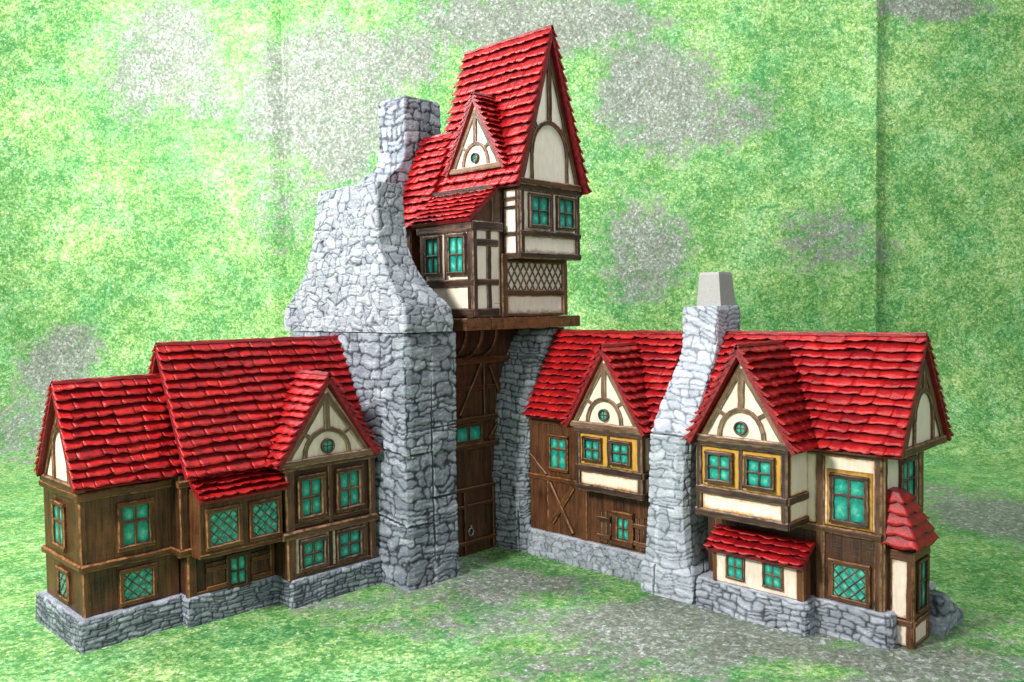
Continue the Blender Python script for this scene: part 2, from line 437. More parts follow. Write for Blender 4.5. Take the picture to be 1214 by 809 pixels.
def ridge_pair(axis, r0, r1, rp, zr, e0, ze0, e1, ze1, **k):
    """ridge along 'x' or 'y' from r0 to r1, at cross position rp; eaves at cross positions e0,e1"""
    out = []
    for e, ze in ((e0, ze0), (e1, ze1)):
        if e is None: continue
        if axis == 'x': out.append(dict(o=(r0, rp, zr), a=(1, 0, 0), L=r1-r0, d=(0, e-rp, ze-zr), **k))
        else: out.append(dict(o=(rp, r0, zr), a=(0, 1, 0), L=r1-r0, d=(e-rp, 0, ze-zr), **k))
    return out

# ------------------------------------------------------------------ stone
def h3(i, j, k, s):
    x = (i*374761393+j*668265263+k*2147483647+s*1274126177) & 0xFFFFFFFF
    x = ((x ^ (x >> 13))*1274126177) & 0xFFFFFFFF
    x = ((x ^ (x >> 16))*2246822519) & 0xFFFFFFFF
    return ((x ^ (x >> 15)) & 0xFFFFFF)/float(0xFFFFFF)
def vnoise(P, s):
    B = np.floor(P).astype(np.int64); F_ = P-B; F_ = F_*F_*(3-2*F_); out = np.zeros(len(P))
    for dx in (0, 1):
        for dy in (0, 1):
            for dz in (0, 1):
                w = (F_[:, 0] if dx else 1-F_[:, 0])*(F_[:, 1] if dy else 1-F_[:, 1])*(F_[:, 2] if dz else 1-F_[:, 2])
                out += w*h3(B[:, 0]+dx, B[:, 1]+dy, B[:, 2]+dz, s)
    return out
def stones(P, cell, seed=1, warp=.35, jit=.85):
    W = np.stack([vnoise(P*9, seed+5), vnoise(P*9+7, seed+6), vnoise(P*9+13, seed+7)], 1)-.5
    Q = P/np.array(cell)+W*warp*2
    row = np.floor(Q[:, 2]); Q[:, 0] += row*.5; Q[:, 1] += row*.5
    B = np.floor(Q).astype(np.int64); F1 = np.full(len(P), 9.); F2 = F1.copy(); ID = np.zeros(len(P))
    for dx in (-1, 0, 1):
        for dy in (-1, 0, 1):
            for dz in (-1, 0, 1):
                c = B+np.array([dx, dy, dz])
                J = np.stack([h3(c[:, 0], c[:, 1], c[:, 2], seed+q) for q in range(3)], 1)
                pt = c+.5+(J-.5)*jit*np.array([1, 1, .62])
                d = np.sqrt(((pt-Q)**2).sum(1)); idv = h3(c[:, 0], c[:, 1], c[:, 2], seed+9)
                n1 = d < F1
                F2 = np.where(n1, F1, np.minimum(F2, d)); ID = np.where(n1, idv, ID); F1 = np.where(n1, d, F1)
    return F2-F1, ID
def coursed(P, cw, ch, seed=1, wob=1.0):
    """irregular courses of long stones running round the corners; returns distance to the joint (units) and id"""
    u = P[:, 0]-P[:, 1]; z = P[:, 2]
    lo = np.stack([u*3.2, z*3.2, np.full(len(u), seed*.7)], 1); hi = np.stack([u*13, z*16, np.full(len(u), seed*1.3)], 1); vh = np.stack([u*38, z*44, np.full(len(u), seed*.9)], 1)
    zz = z/ch+(vnoise(lo, seed)-.5)*2.6*wob+(vnoise(hi, seed+1)-.5)*.75*wob+(vnoise(vh, seed+11)-.5)*.22
    uu = u/cw+(vnoise(hi+9, seed+2)-.5)*.5*wob+(vnoise(vh+5, seed+12)-.5)*.12
    r = np.floor(zz).astype(np.int64); fz = zz-r
    # uneven course heights: shift the joint
    k0 = np.zeros_like(r)
    ux = uu+h3(r, k0, k0, seed+3)*7
    c = np.floor(ux).astype(np.int64)
    bl = c+.62*(h3(c, r, k0, seed+4)-.5); br = c+1+.62*(h3(c+1, r, k0, seed+4)-.5)
    sh = ux < bl; c = np.where(sh, c-1, c); sh2 = ux > br; c = np.where(sh2, c+1, c)
    bl = c+.62*(h3(c, r, k0, seed+4)-.5); br = c+1+.62*(h3(c+1, r, k0, seed+4)-.5)
    idv = h3(c, r, k0, seed+5)
    dx = np.minimum(ux-bl, br-ux)*cw; dz = np.minimum(fz, 1-fz)*ch
    # some stones are two thin slabs, some have a short neighbour cut off
    sp = idv > .66; zs = .38+.25*h3(c, r, k0, seed+6); dz = np.where(sp, np.minimum(dz, np.abs(fz-zs)*ch), dz); half = sp & (fz > zs)
    mid = (bl+br)/2+.2*(h3(c, r, k0, seed+7)-.5); cut = (idv < .16); dx = np.where(cut, np.minimum(dx, np.abs(ux-mid)*cw), dx); h2_ = cut & (ux > mid)
    rid = h3(c*3+half+2*h2_, r, k0, seed+8)
    rad = .35*ch; ax, az = np.maximum(rad-dx, 0), np.maximum(rad-dz, 0)
    d = rad-np.sqrt(ax*ax+az*az)      # rounded corners
    d = np.where((dx > rad) & (dz > rad), rad, d)
    return np.maximum(d, 0), rid
def loft(levels, res=.0075, zres=.0075, hidden=.04):
    """levels: (z, [(x,y)...]) same corner count, counter-clockwise seen from above; returns pts, faces"""
    K = len(levels[0][1]); n_e = []
    for i in range(K):
        L = max(math.dist(l[1][i], l[1][(i+1) % K]) for l in levels)
        a, b_ = levels[0][1][i], levels[0][1][(i+1) % K]
        nx, ny = b_[1]-a[1], -(b_[0]-a[0]); ln = math.hypot(nx, ny) or 1
        vis = (nx/ln < .3 and ny/ln < .3) or ny/ln < -.9
        n_e.append(max(1, math.ceil(L/(res if vis else hidden))))
    zs = []
    for l0, l1 in zip(levels, levels[1:]):
        L = max(math.dist((*p, l0[0]), (*q, l1[0])) for p, q in zip(l0[1], l1[1]))
        k = max(1, math.ceil(L/zres)); zs += [(l0, l1, j/k) for j in range(k)]
    zs.append((levels[-2], levels[-1], 1.))
    V = []
    for l0, l1, t in zs:
        z = l0[0]+(l1[0]-l0[0])*t; c = [(p[0]+(q[0]-p[0])*t, p[1]+(q[1]-p[1])*t) for p, q in zip(l0[1], l1[1])]
        for i in range(K):
            a, b_ = c[i], c[(i+1) % K]
            for j in range(n_e[i]):
                u = j/n_e[i]; V.append((a[0]+(b_[0]-a[0])*u, a[1]+(b_[1]-a[1])*u, z))
    R = sum(n_e); V = np.array(V); Z = len(zs); Fs = []
    i = np.arange(R); j = (i+1) % R
    for k in range(Z-1): Fs.append(np.stack([k*R+i, k*R+j, (k+1)*R+j, (k+1)*R+i], 1))
    return V, np.concatenate(Fs), R, Z
def stone_obj(name, levels, mat, parent, cell=(.13, .13, .07), amp=.012, mort=.16, seed=1, res=.0075, seams=(), round_=1.0, top=True, warp=.35, flat=None, course=None, jw=.009):
    V, F_, R, Z = loft(levels, res, res)
    nV = len(V)
    # normals
    P0 = V[F_[:, 0]]; fn = np.cross(V[F_[:, 2]]-P0, V[F_[:, 3]]-V[F_[:, 1]])
    NN = np.zeros_like(V)
    for q in range(4): np.add.at(NN, F_[:, q], fn)
    NN /= np.maximum(1e-9, np.linalg.norm(NN, axis=1))[:, None]
    d, rid = stones(V, cell, seed, warp)
    h = np.clip(d/mort, 0, 1); h = h*h*(3-2*h); h2 = np.clip(d/(mort*3.2), 0, 1)**.6
    if course:
        d, rid = coursed(V, course[0], course[1], seed, course[2] if len(course) > 2 else 1.)
        jv = jw*(.45+1.1*vnoise(V*7, seed+21)); h = np.clip((d-.001)/jv, 0, 1); h = h*h*(3-2*h); h2 = np.clip(d/(.33*course[1]), 0, 1)**.7
    fine = vnoise(V*45, seed+3)*.6+vnoise(V*90, seed+4)*.4
    strat = vnoise(V*np.array([14, 14, 70]), seed+8)
    H = amp*(h*.50+h2*.22*round_)+amp*.30*(rid-.5)+amp*.40*(fine-.5)+amp*.42*(strat-.5)
    hg = np.clip(.09+h*.47+h2*.17*1.0+(fine-.5)*.16+(strat-.5)*.20, 0, 1)
    for (p, q) in seams:
        p, q = np.array(p, float), np.array(q, float); ab = q-p; t = np.clip(((V-p)@ab)/(ab@ab), 0, 1)
        ds = np.linalg.norm(V-(p+t[:, None]*ab), axis=1); s_ = np.clip(1-(ds-.0035)/.006, 0, 1)
        H -= s_*.012; hg = np.where(s_ > .2, np.minimum(hg, .0), hg)
        s2 = (ds > .009) & (ds < .018); hg = np.where(s2, np.minimum(1, hg+.22), hg)
    if flat is not None:      # unsculpted ledge near the top
        k = np.clip((V[:, 2]-flat)/.012, 0, 1); hg = hg*(1-k)+k*.80; H = H*(1-k*.6)
    V2 = V+NN*(H-amp*.55)[:, None]
    og = Vector((float(V2[:, 0].mean()), float(V2[:, 1].mean()), float(levels[0][0])))
    me = bpy.data.meshes.new(name)
    VV = V2-np.array(og); verts = VV.tolist(); faces = F_.tolist()
    hgl = hg.tolist(); rl = rid.tolist()
    if top:
        c = V2[(Z-1)*R:].mean(0); rings = []; base = list(range((Z-1)*R, Z*R)); prev = base
        faces.append(prev)
    me.from_pydata(verts, [], faces); me.materials.append(M[mat])
    me.polygons.foreach_set('use_smooth', [True]*len(F_)+([False] if top else []))
    for nm, data in (('hgt', hgl), ('rnd', rl)):
        a = me.attributes.new(nm, 'FLOAT', 'POINT'); a.data.foreach_set('value', data)
    me.update()
    return link(name, me, parent, og)
def rr(x0, y0, x1, y1, c=.015):
    return [(x0, y0+c), (x0+c*.35, y0+c*.35), (x0+c, y0), (x1-c, y0), (x1-c*.35, y0+c*.35), (x1, y0+c), (x1, y1), (x0, y1)]

GRP = 'half-timbered houses of the miniature'
L = lambda P: Fac('L', P)
Rf = lambda P: Fac('R', P)

# ================================================================== HOUSE A: low left end house
A = root('timber_house', (2.0, 5.6, 0), 'lowest and leftmost brown timber house, plain boarded walls, steep red roof and no dormer', 'house', GRP)
stone_obj('stone_plinth', [(0, rr(1.705, 5.215, 2.325, 6.03)), (.165, rr(1.712, 5.222, 2.325, 6.02)), (.186, rr(1.725, 5.232, 2.325, 6.01))], 'stone', A, amp=.006, seed=3, course=(.085, .034, .9), jw=.0055, flat=.172)
w = MB(); F1 = L(5.275); F2 = Rf(1.755)
F1.planks(w, 1.76, 2.33, .185, .47, w=.19); F2.planks(w, 5.28, 5.93, .185, .47, w=.21)
F1u = L(5.262); F2u = Rf(1.742)
F1u.planks(w, 1.748, 2.31, .49, .90, w=.19); F2u.planks(w, 5.268, 5.90, .49, .90, w=.21)
Fac('L', 5.93).box(w, 1.76, 2.33, .18, .93, -.03, 0)
build('boarded_wall', w, 'wood', A)
w = MB()
F1.hb(w, 1.735, 2.33, .458, .505, -.02, .036); F2.hb(w, 5.25, 5.93, .458, .505, -.02, .030)
F1.hb(w, 1.722, 2.30, .885, .935, -.02, .040); F2.hb(w, 5.245, 5.91, .885, .935, -.02, .036)
F1.vb(w, 1.752, 1.79, .185, .46, -.02, .006); F2.vb(w, 5.272, 5.31, .185, .46, -.02, .006)
F1u.vb(w, 1.74, 1.775, .50, .89, -.02, .006); F2u.vb(w, 5.26, 5.30, .50, .89, -.02, .006)
build('timber_band', w, 'wood', A)
window(F1u, 1.950, 2.170, .540, .840, 0, A, split=.60, mat='wood', mw=.018, fw=.032, proud=.026)
lattice_window(F1, 1.955, 2.185, .200, .425, 0, A)
window(F2u, 5.49, 5.72, .540, .840, 0, A, split=.60, mat='wood', mw=.018, fw=.032)
lattice_window(F2, 5.49, 5.70, .215, .42, 0, A)
G = Rf(1.735)
gable(G, 5.50, 1.50, 5.22, 5.86, .945, A, plaster='plaster', frame='beam', rw=False, arch=(1.17, .13, .13), posts=True)
roof('roof', A, ridge_pair('x', 1.685, 2.36, 5.49, 1.575, 5.175, .967, 5.85, .985, rh=.060, tw=.10))

# ================================================================== HOUSE B: left wing with dormer and oriel
B = root('timber_house', (3.0, 5.45, 0), 'larger left-hand timber house with lattice-windowed oriel and dormer, against the grey stone tower', 'house', GRP)
stone_obj('stone_plinth', [(0, [(2.318, 5.127), (2.945, 5.122), (2.938, 4.945), (2.95, 4.932), (3.69, 4.925), (3.69, 5.95), (2.318, 5.95)]),
    (.165, [(2.322, 5.132), (2.945, 5.127), (2.942, 4.95), (2.954, 4.937), (3.69, 4.93), (3.69, 5.95), (2.322, 5.95)]),
    (.187, [(2.335, 5.142), (2.95, 5.137), (2.952, 4.96), (2.96, 4.948), (3.69, 4.942), (3.69, 5.94), (2.335, 5.94)])], 'stone', B, amp=.006, seed=23, course=(.085, .034, .9), jw=.0055, flat=.172)
w = MB(); W1 = L(5.16)
W1.planks(w, 2.345, 2.96, .185, .50, w=.05)
Wu = L(5.125); Wu.planks(w, 2.285, 2.95, .47, .955, w=.055)
Wl = Rf(2.283); Wl.planks(w, 5.13, 5.85, .47, .965, w=.055)
Fac('L', 5.86).box(w, 2.34, 3.66, .18, 1.0, -.03, 0)
W2 = L(4.978); W2.box(w, 2.935, 3.66, .185, .97, -.08, -.004)
Fac('R', 2.94).planks(w, 4.985, 5.15, .19, .50, w=.05); Fac('R', 2.337).planks(w, 5.165, 5.30, .19, .50, w=.05)
build('boarded_wall', w, 'wood_dark', B)
w = MB()
Wu.hb(w, 2.265, 2.36, .46, .51, -.02, .02); Wu.hb(w, 2.27, 2.36, .895, .94, -.02, .02); Wl.hb(w, 5.11, 5.26, .46, .51, -.02, .02)
Wu.vb(w, 2.28, 2.33, .5, .9, -.02, .006)
W1.vb(w, 2.33, 2.39, .185, .47, -.03, .012); W1.hb(w, 2.37, 2.94, .185, .205, -.01, .01)
W1.vb(w, 2.905, 2.94, .185, .47, -.02, .012)
build('timber_band', w, 'wood', B)
# shuttered ground floor window
window(W1, 2.585, 2.755, .155, .405, .004, B, split=.52, mat='wood_dark', fw=.035)
for (a, b_) in ((2.45, 2.58), (2.76, 2.895)):
    s = MB(); W1.planks(s, a, b_, .185, .375, w=.043, d0=0, d1=.016)
    for z in (.215, .335): W1.hb(s, a, b_, z-.014, z+.014, .010, .030)
    build('shutter', s, 'wood', B)
# oriel
s = MB(); O = L(4.985); OS = Rf(2.338)
O.planks(s, 2.342, 2.912, .463, .84, w=.19); OS.planks(s, 4.99, 5.13, .463, .88, w=.14)
O.box(s, 2.342, 2.912, .455, .475, -.13, -.01)
O.box(s, 2.342, 2.912, .80, .85, -.13, -.02)
O.hb(s, 2.334, 2.92, .458, .485, -.02, .008)
build('oriel_wall', s, 'wood', B)
lattice_window(O, 2.375, 2.615, .505, .765, 0, B); lattice_window(O, 2.665, 2.895, .505, .765, 0, B)
roof('oriel_roof', B, [dict(o=(2.335, 5.115, .955), a=(1, 0, 0), L=.60, d=(0, -.175, -.128), rh=.055, tw=.075, miter=False)], th=.03)
# dormer bay framing
w = MB()
W2.vb(w, 2.925, 2.99, .187, .94, -.02, .022); W2.vb(w, 3.60, 3.655, .187, .95, -.02, .022); W2.vb(w, 3.262, 3.298, .50, .93, -.02, .012)
W2.hb(w, 2.90, 3.665, .918, .965, -.03, .036); W2.hb(w, 2.895, 3.66, .462, .515, -.03, .038); W2.hb(w, 2.98, 3.62, .187, .212, -.02, .014)
W2.hb(w, 2.98, 3.61, .53, .555, -.02, .008); W2.vb(w, 3.55, 3.585, .21, .47, -.02, .012)
build('bay_frame', w, 'beam', B)
s = MB()
W2.rect(s, 3.00, 3.258, .214, .455, .002, r=.03); W2.rect(s, 3.292, 3.56, .214, .455, .002, r=.03)
build('plaster_panel', s, 'plaster', B)
for q in ((3.012, 3.232, .565, .878), (3.318, 3.545, .570, .882)): window(W2, *q, .004, B, mat='beam', fw=.036, mw=.017, proud=.030)
for q in ((3.02, 3.24, .222, .445), (3.31, 3.54, .220, .450)): window(W2, *q, .006, B, mat='beam_dark', fw=.032, proud=.028, mw=.016)
G = L(4.94)
gable(G, 3.235, 1.485, 2.865, 3.62, .955, B, plaster='plaster', frame='beam_pale')
s = MB(); Fac('L', 4.96).panel(s, [(2.90, .96), (3.63, .96), (3.235, 1.5)], 0, th=.3, step=.1); build('dormer_core', s, 'beam_dark', B)
roof('roof', B, ridge_pair('x', 2.29, 3.685, 5.43, 1.78, 5.03, .965, 5.85, .985, rh=.066, tw=.11))
roof('dormer_roof', B, ridge_pair('y', 4.885, 5.335, 3.235, 1.55, 2.825, .965, 3.645, .965, rh=.058, tw=.085))
s = MB(); Rf(2.345).panel(s, [(5.08, .96), (5.80, .96), (5.43, 1.70)], 0, th=.03, r=.03); build('gable_wall', s, 'wood_dark', B)

# ================================================================== STONE TOWER
T = root('stone_tower', (4.2, 5.3, 0), 'tall grey stone gate tower with flared chimney stack and tall boarded gate', 'tower')
seams = [((3.925, 4.64, 1.82), (3.915, 4.64, .955)), ((3.925, 4.64, 1.13), (4.18, 4.64, 1.135)), ((3.66, 4.64, .95), (3.925, 4.64, .955)), ((3.68, 4.64, .95), (3.68, 5.1, 1.0)),
         ((3.93, 4.64, .955), (3.93, 4.64, 0)), ((3.66, 4.64, .455), (3.93, 4.64, .44)), ((3.68, 4.64, .455), (3.68, 5.0, .50)), ((3.93, 4.64, .62), (4.17, 4.64, .62))]
def pier(z, e=0): return [(3.685-e, 6.1), (3.685-e, 4.69-e), (3.70-e, 4.652-e), (3.74-e, 4.638-e), (4.162, 4.638-e), (4.168, 4.66-e), (4.168, 5.0), (4.168, 6.1)]
def P1(e): return [(3.685-e, 4.70-e), (3.698-e, 4.655-e), (3.745-e, 4.640-e), (4.155, 4.640-e), (4.165, 4.655-e), (4.165, 6.1), (3.685-e, 6.1)]
stone_obj('stone_pier', [(0, P1(.012)), (.25, P1(.006)), (.60, P1(0)), (.94, P1(-.005)), (.97, P1(.004)), (1.45, P1(.008)), (1.815, P1(.014))], 'stone', T, amp=.013, seed=41, course=(.19, .084, .75), jw=.006, seams=seams)
def P2(xl, yf, xr, yb, c=.012): return [(xl, yf+c), (xl+c*.4, yf+c*.4), (xl+c, yf), (xr-c, yf), (xr, yf+c), (xr, yb), (xl, yb)]
stone_obj('flared_stack', [(1.822, P2(3.663, 4.592, 4.108, 6.16)), (1.90, P2(3.66, 4.588, 4.110, 6.165)), (1.995, P2(3.662, 4.60, 4.098, 6.15)), (2.07, P2(3.664, 4.66, 4.05, 6.05)), (2.16, P2(3.666, 4.735, 4.00, 5.95)), (2.28, P2(3.668, 4.815, 3.965, 5.84)),
    (2.45, P2(3.668, 4.888, 3.935, 5.745)), (2.68, P2(3.668, 4.893, 3.92, 5.68)), (2.895, P2(3.668, 4.893, 3.905, 5.63))], 'stone_pale', T, cell=(.105, .105, .072), amp=.012, mort=.085, seed=77, warp=.45, round_=1.3)
stone_obj('chimney_stack', [(1.93, P2(4.40, 5.67, 4.86, 6.04)), (2.90, P2(4.30, 5.67, 4.86, 6.14)), (3.02, P2(4.32, 5.67, 4.88, 6.12)), (3.09, P2(4.37, 5.67, 4.90, 6.08)), (3.19, P2(4.49, 5.67, 4.95, 6.05)), (3.27, P2(4.545, 5.67, 4.97, 6.03)), (3.40, P2(4.555, 5.67, 4.97, 6.03)), (3.76, P2(4.555, 5.67, 4.97, 6.03)), (3.795, P2(4.575, 5.69, 4.95, 6.01))],
    'stone', T, amp=.014, seed=91, course=(.16, .105, .5), jw=.008, res=.009)
# right pier: inner face curves away to the arch head
def P3(xi, e=0, yf=4.645): return [(xi, 5.05), (xi+.004, 4.93), (xi+.03, 4.72), (xi+.055, yf+.015), (xi+.08, yf), (5.40, yf), (5.40, 5.10), (xi, 5.10)]
stone_obj('stone_pier', [(0, P3(4.868)), (.2, P3(4.862)), (.40, P3(4.848)), (.60, P3(4.846)), (.72, P3(4.866)), (.95, P3(4.885)), (1.15, P3(4.895)), (1.32, P3(4.93)), (1.48, P3(4.985)), (1.62, P3(5.05)), (1.73, P3(5.12)), (1.815, P3(5.18))], 'stone_pale', T, amp=.015, seed=55, course=(.15, .052, 1.0), jw=.006,
    seams=[((4.86, 4.93, .48), (4.95, 4.63, .49)), ((4.89, 4.72, .49), (4.89, 4.72, 0)), ((4.93, 4.645, 1.10), (4.90, 4.80, 1.10)), ((4.91, 4.73, 1.1), (4.97, 4.72, 1.55))])
# gate wall
gw = MB(); GW = L(4.97)
GW.planks(gw, 4.15, 5.30, -.0, 1.83, w=.058)
build('gate_wall', gw, 'wood_gate', T)
gd = MB()
GW.hb(gd, 4.15, 5.03, 1.538, 1.592, -.01, .045)
GW.hb(gd, 4.15, 4.98, 1.068, 1.115, -.01, .035); GW.hb(gd, 4.15, 4.95, .855, .898, -.01, .035)
GW.vb(gd, 4.745, 4.79, 1.11, 1.54, -.01, .028); GW.beam(gd, (4.49, 1.13), (4.735, 1.54), .04, 0, .03); GW.beam(gd, (4.815, 1.53), (4.93, 1.30), .035, 0, .03)
GW.hb(gd, 4.43, 4.95, 1.325, 1.36, -.01, .020); GW.beam(gd, (4.80, .91), (4.93, 1.06), .03, 0, .026)
GW.vb(gd, 4.205, 4.25, 1.11, 1.54, -.01, .028)
build('gate_frame', gd, 'wood_gate', T)
dr = MB()
GW.hb(dr, 4.2, 4.86, .515, .552, -.01, .028); GW.hb(dr, 4.2, 4.86, .385, .412, -.01, .024); GW.hb(dr, 4.2, 4.86, .085, .12, -.01, .028)
for a in (4.512, 4.828, 4.21): GW.vb(dr, a, a+.034, .02, .53, -.01, .026)
dro = build('gate_door', dr, 'wood_gate', T)
rg = MB(); n = 18
for i in range(n):
    a, b_ = 2*PI*i/n, 2*PI*(i+1)/n
    GW.beam(rg, (4.567+.026*math.cos(a), .192+.030*math.sin(a)), (4.567+.026*math.cos(b_), .192+.030*math.sin(b_)), .010, .028, .038, jit=0)
GW.vb(rg, 4.559, 4.575, .222, .245, .02, .042, jit=0)
build('door_ring', rg, 'steel', dro)
window(GW, 4.425, 4.735, .885, 1.06, .004, T, split=.02, mat='wood_gate', fw=.024, mw=.03)
for xb in (4.34, 4.50, 4.66):
    k = MB(); pts = [(4.95-.24*math.sin(t), 1.60+.215*(1-math.cos(t))) for t in [PI/2*i/7 for i in range(8)]]
    for p, q in zip(pts, pts[1:]): bar(k, (xb, p[0], p[1]), (xb, q[0], q[1]), (1, 0, 0), .034, Vector((0, q[1]-p[1], p[0]-q[0])), .034)
    build('curved_bracket', k, 'wood_gate', T)

# ================================================================== TOWER HOUSE on the platform
H = root('tower_house', (4.85, 4.95, 1.82), 'tall timbered house with steep pointed roof perched on a plank platform above the gate', 'house', GRP)
pf = MB(); PF = L(4.57)
for i in range(10):
    a = 4.20+1.30*i/10; j = random.uniform(0, .006)
    bar(pf, (a+.065, 4.552+j, 1.867), (a+.065, 6.10, 1.867), (1, 0, 0), .127, (0, 0, 1), .090, ch=.08, jit=.001, seg=.3)
build('platform', pf, 'wood', H)
# bay
BF = Rf(4.305); BL = L(4.585); 
c = MB(); BF.rect(c, 4.60, 5.18, 1.93, 2.62, .0, th=.2, r=.03); build('plaster_panel', c, 'plaster', H)
c = MB(); BL.rect(c, 4.31, 4.58, 1.93, 2.62, .0, th=.2, r=.03); build('plaster_panel', c, 'plaster_cool', H)
f = MB()
BF.hb(f, 4.57, 5.19, 1.918, 1.985, -.02, .022); BF.hb(f, 4.57, 5.19, 2.145, 2.205, -.02, .022); BF.hb(f, 4.565, 5.20, 2.560, 2.632, -.02, .030)
BF.vb(f, 4.58, 4.635, 1.93, 2.6, -.02, .02); BF.vb(f, 4.86, 4.90, 2.18, 2.58, -.02, .014); BF.vb(f, 5.13, 5.18, 1.93, 2.6, -.02, .018)
BL.hb(f, 4.285, 4.56, 1.918, 1.985, -.02, .016); BL.hb(f, 4.29, 4.56, 2.155, 2.205, -.02, .014); BL.hb(f, 4.29, 4.56, 2.45, 2.505, -.02, .014); BL.hb(f, 4.28, 4.60, 2.565, 2.635, -.02, .026)
BL.vb(f, 4.288, 4.34, 1.93, 2.60, -.02, .018); BL.vb(f, 4.44, 4.49, 1.93, 2.60, -.02, .010)
build('bay_frame', f, 'beam_dark', H)
for q in ((4.645, 4.845), (4.925, 5.115)): window(BF, *q, 2.235, 2.548, .012, H, mat='beam_dark', fw=.026, proud=.028)
# body core
c = MB(); MF = L(4.60)
MF.box(c, 4.50, 5.36, 1.915, 2.92, -.85, -.004); build('body_wall', c, 'wood_dark', H)
# front: post, lattice panel, lower panel
c = MB(); MF.rect(c, 4.67, 5.34, 1.94, 2.10, .002, r=.05); MF.rect(c, 4.67, 5.34, 2.12, 2.38, .002, r=.02); build('plaster_panel', c, 'plaster_cool', H)
f = MB(); MF.vb(f, 4.515, 4.60, 1.918, 2.90, -.02, .014); MF.vb(f, 4.60, 4.67, 1.918, 2.40, -.02, .024); MF.vb(f, 5.315, 5.375, 1.918, 2.40, -.02, .024)
MF.hb(f, 4.65, 5.34, 2.075, 2.125, -.01, .022); MF.hb(f, 4.66, 5.34, 1.918, 1.942, -.01, .02); MF.hb(f, 4.66, 5.34, 2.335, 2.37, -.01, .02)
build('body_frame', f, 'beam', H)
f = MB(); lattice_bars(MF, f, 4.672, 5.315, 2.125, 2.335, .002, .014, .058, .011, slope=1.55); build('lattice_panel', f, 'beam_dark', H)
# jetty
JF = L(4.44); JS = Rf(4.655)
c = MB(); JF.box(c, 4.665, 5.345, 2.365, 2.92, -.16, -.003); build('jetty_wall', c, 'wood_dark', H)
c = MB(); JF.rect(c, 4.70, 5.31, 2.41, 2.535, .002, r=.04); JF.rect(c, 4.69, 5.02, 2.57, 2.89, .002, r=.05); JF.rect(c, 5.02, 5.32, 2.57, 2.89, .002, r=.05)
for z0, z1 in ((2.40, 2.53), (2.56, 2.74), (2.76, 2.80), (2.83, 2.88)): JS.rect(c, 4.47, 4.585, z0, z1, .002, r=.02)
build('plaster_panel', c, 'plaster_cool', H)
f = MB()
JF.hb(f, 4.645, 5.36, 2.36, 2.412, -.02, .022); JF.hb(f, 4.65, 5.36, 2.53, 2.578, -.02, .022); JF.hb(f, 4.64, 5.37, 2.875, 2.93, -.02, .028)
JF.vb(f, 4.65, 4.70, 2.38, 2.9, -.02, .02); JF.vb(f, 5.31, 5.355, 2.38, 2.9, -.02, .02); JF.vb(f, 5.005, 5.04, 2.56, 2.9, -.02, .012)
JS.hb(f, 4.43, 4.60, 2.36, 2.405, -.02, .012); JS.hb(f, 4.44, 4.60, 2.53, 2.565, -.02, .012); JS.hb(f, 4.44, 4.60, 2.735, 2.765, -.02, .012); JS.hb(f, 4.44, 4.60, 2.80, 2.83, -.02, .012); JS.hb(f, 4.44, 4.60, 2.88, 2.92, -.02, .012)
JS.vb(f, 4.44, 4.475, 2.37, 2.9, -.02, .014); JS.vb(f, 4.58, 4.61, 2.37, 2.9, -.02, .012)
build('jetty_frame', f, 'beam_dark', H)
for q in ((4.745, 4.985), (5.065, 5.285)): window(JF, *q, 2.595, 2.862, .01, H, mat='beam_dark', fw=.026, proud=.028)
# main gable
GF = L(4.425)
gable(GF, 4.985, 4.04, 4.62, 5.36, 2.925, H, plaster='plaster_cool', frame='beam', rw=False, arch=(3.17, .205, .25), posts=True, th=.05)
zr, xr, xe, ze = 4.150, 4.985, 4.565, 2.905
roof('roof', H, [dict(o=(xr, 4.375, zr), a=(0, 1, 0), L=.985, d=(xe-xr, 0, ze-zr), rh=.080, tw=.085),
                 dict(o=(xr, 4.375, zr), a=(0, 1, 0), L=.985, d=(5.415-xr, 0, ze-zr), rh=.080, tw=.085)])
# rear lower roof, same slope carried lower
sx = (xr-xe)/(zr-ze); zb = 3.44; xb = xr-(zr-zb)*sx
roof('rear_roof', H, [dict(o=(xb, 5.27, zb), a=(0, 1, 0), L=.44, aR=lambda v: .38+.10*v, d=(4.40-xb, 0, 2.64-zb), rh=.07, tw=.085), dict(o=(xb, 5.36, zb), a=(0, 1, 0), L=.32, d=(.42, 0, -.78), rh=.08, tw=.085)])
roof('bay_roof', H, [dict(o=(4.545, 4.565, 2.905), a=(0, 1, 0), L=.68, d=(4.245-4.545, 0, 2.648-2.905), rh=.055, tw=.07, hs=.6, miter=False)], th=.03)
c = MB()
v = [c.vert(p) for p in ((4.30, 4.60, 2.62), (4.54, 4.60, 2.62), (4.54, 4.60, 2.865), (4.30, 5.2, 2.62), (4.54, 5.2, 2.62), (4.54, 5.2, 2.865))]
for q in ((0, 1, 2), (3, 4, 5), (0, 1, 4, 3), (0, 2, 5, 3), (1, 2, 5, 4)): c.face([v[i] for i in q], [(mm*.1, .3*mm) for mm in range(len(q))])
build('bay_cheek', c, 'wood', H)
c = MB(); Fac('L', 5.45).box(c, 4.42, 5.30, 1.92, 2.66, -.20, 0); Fac('L', 5.3).panel(c, [(4.65, 2.9), (5.34, 2.9), (4.985, 4.0)], 0, th=.05, step=.1); build('back_wall', c, 'wood_dark', H)
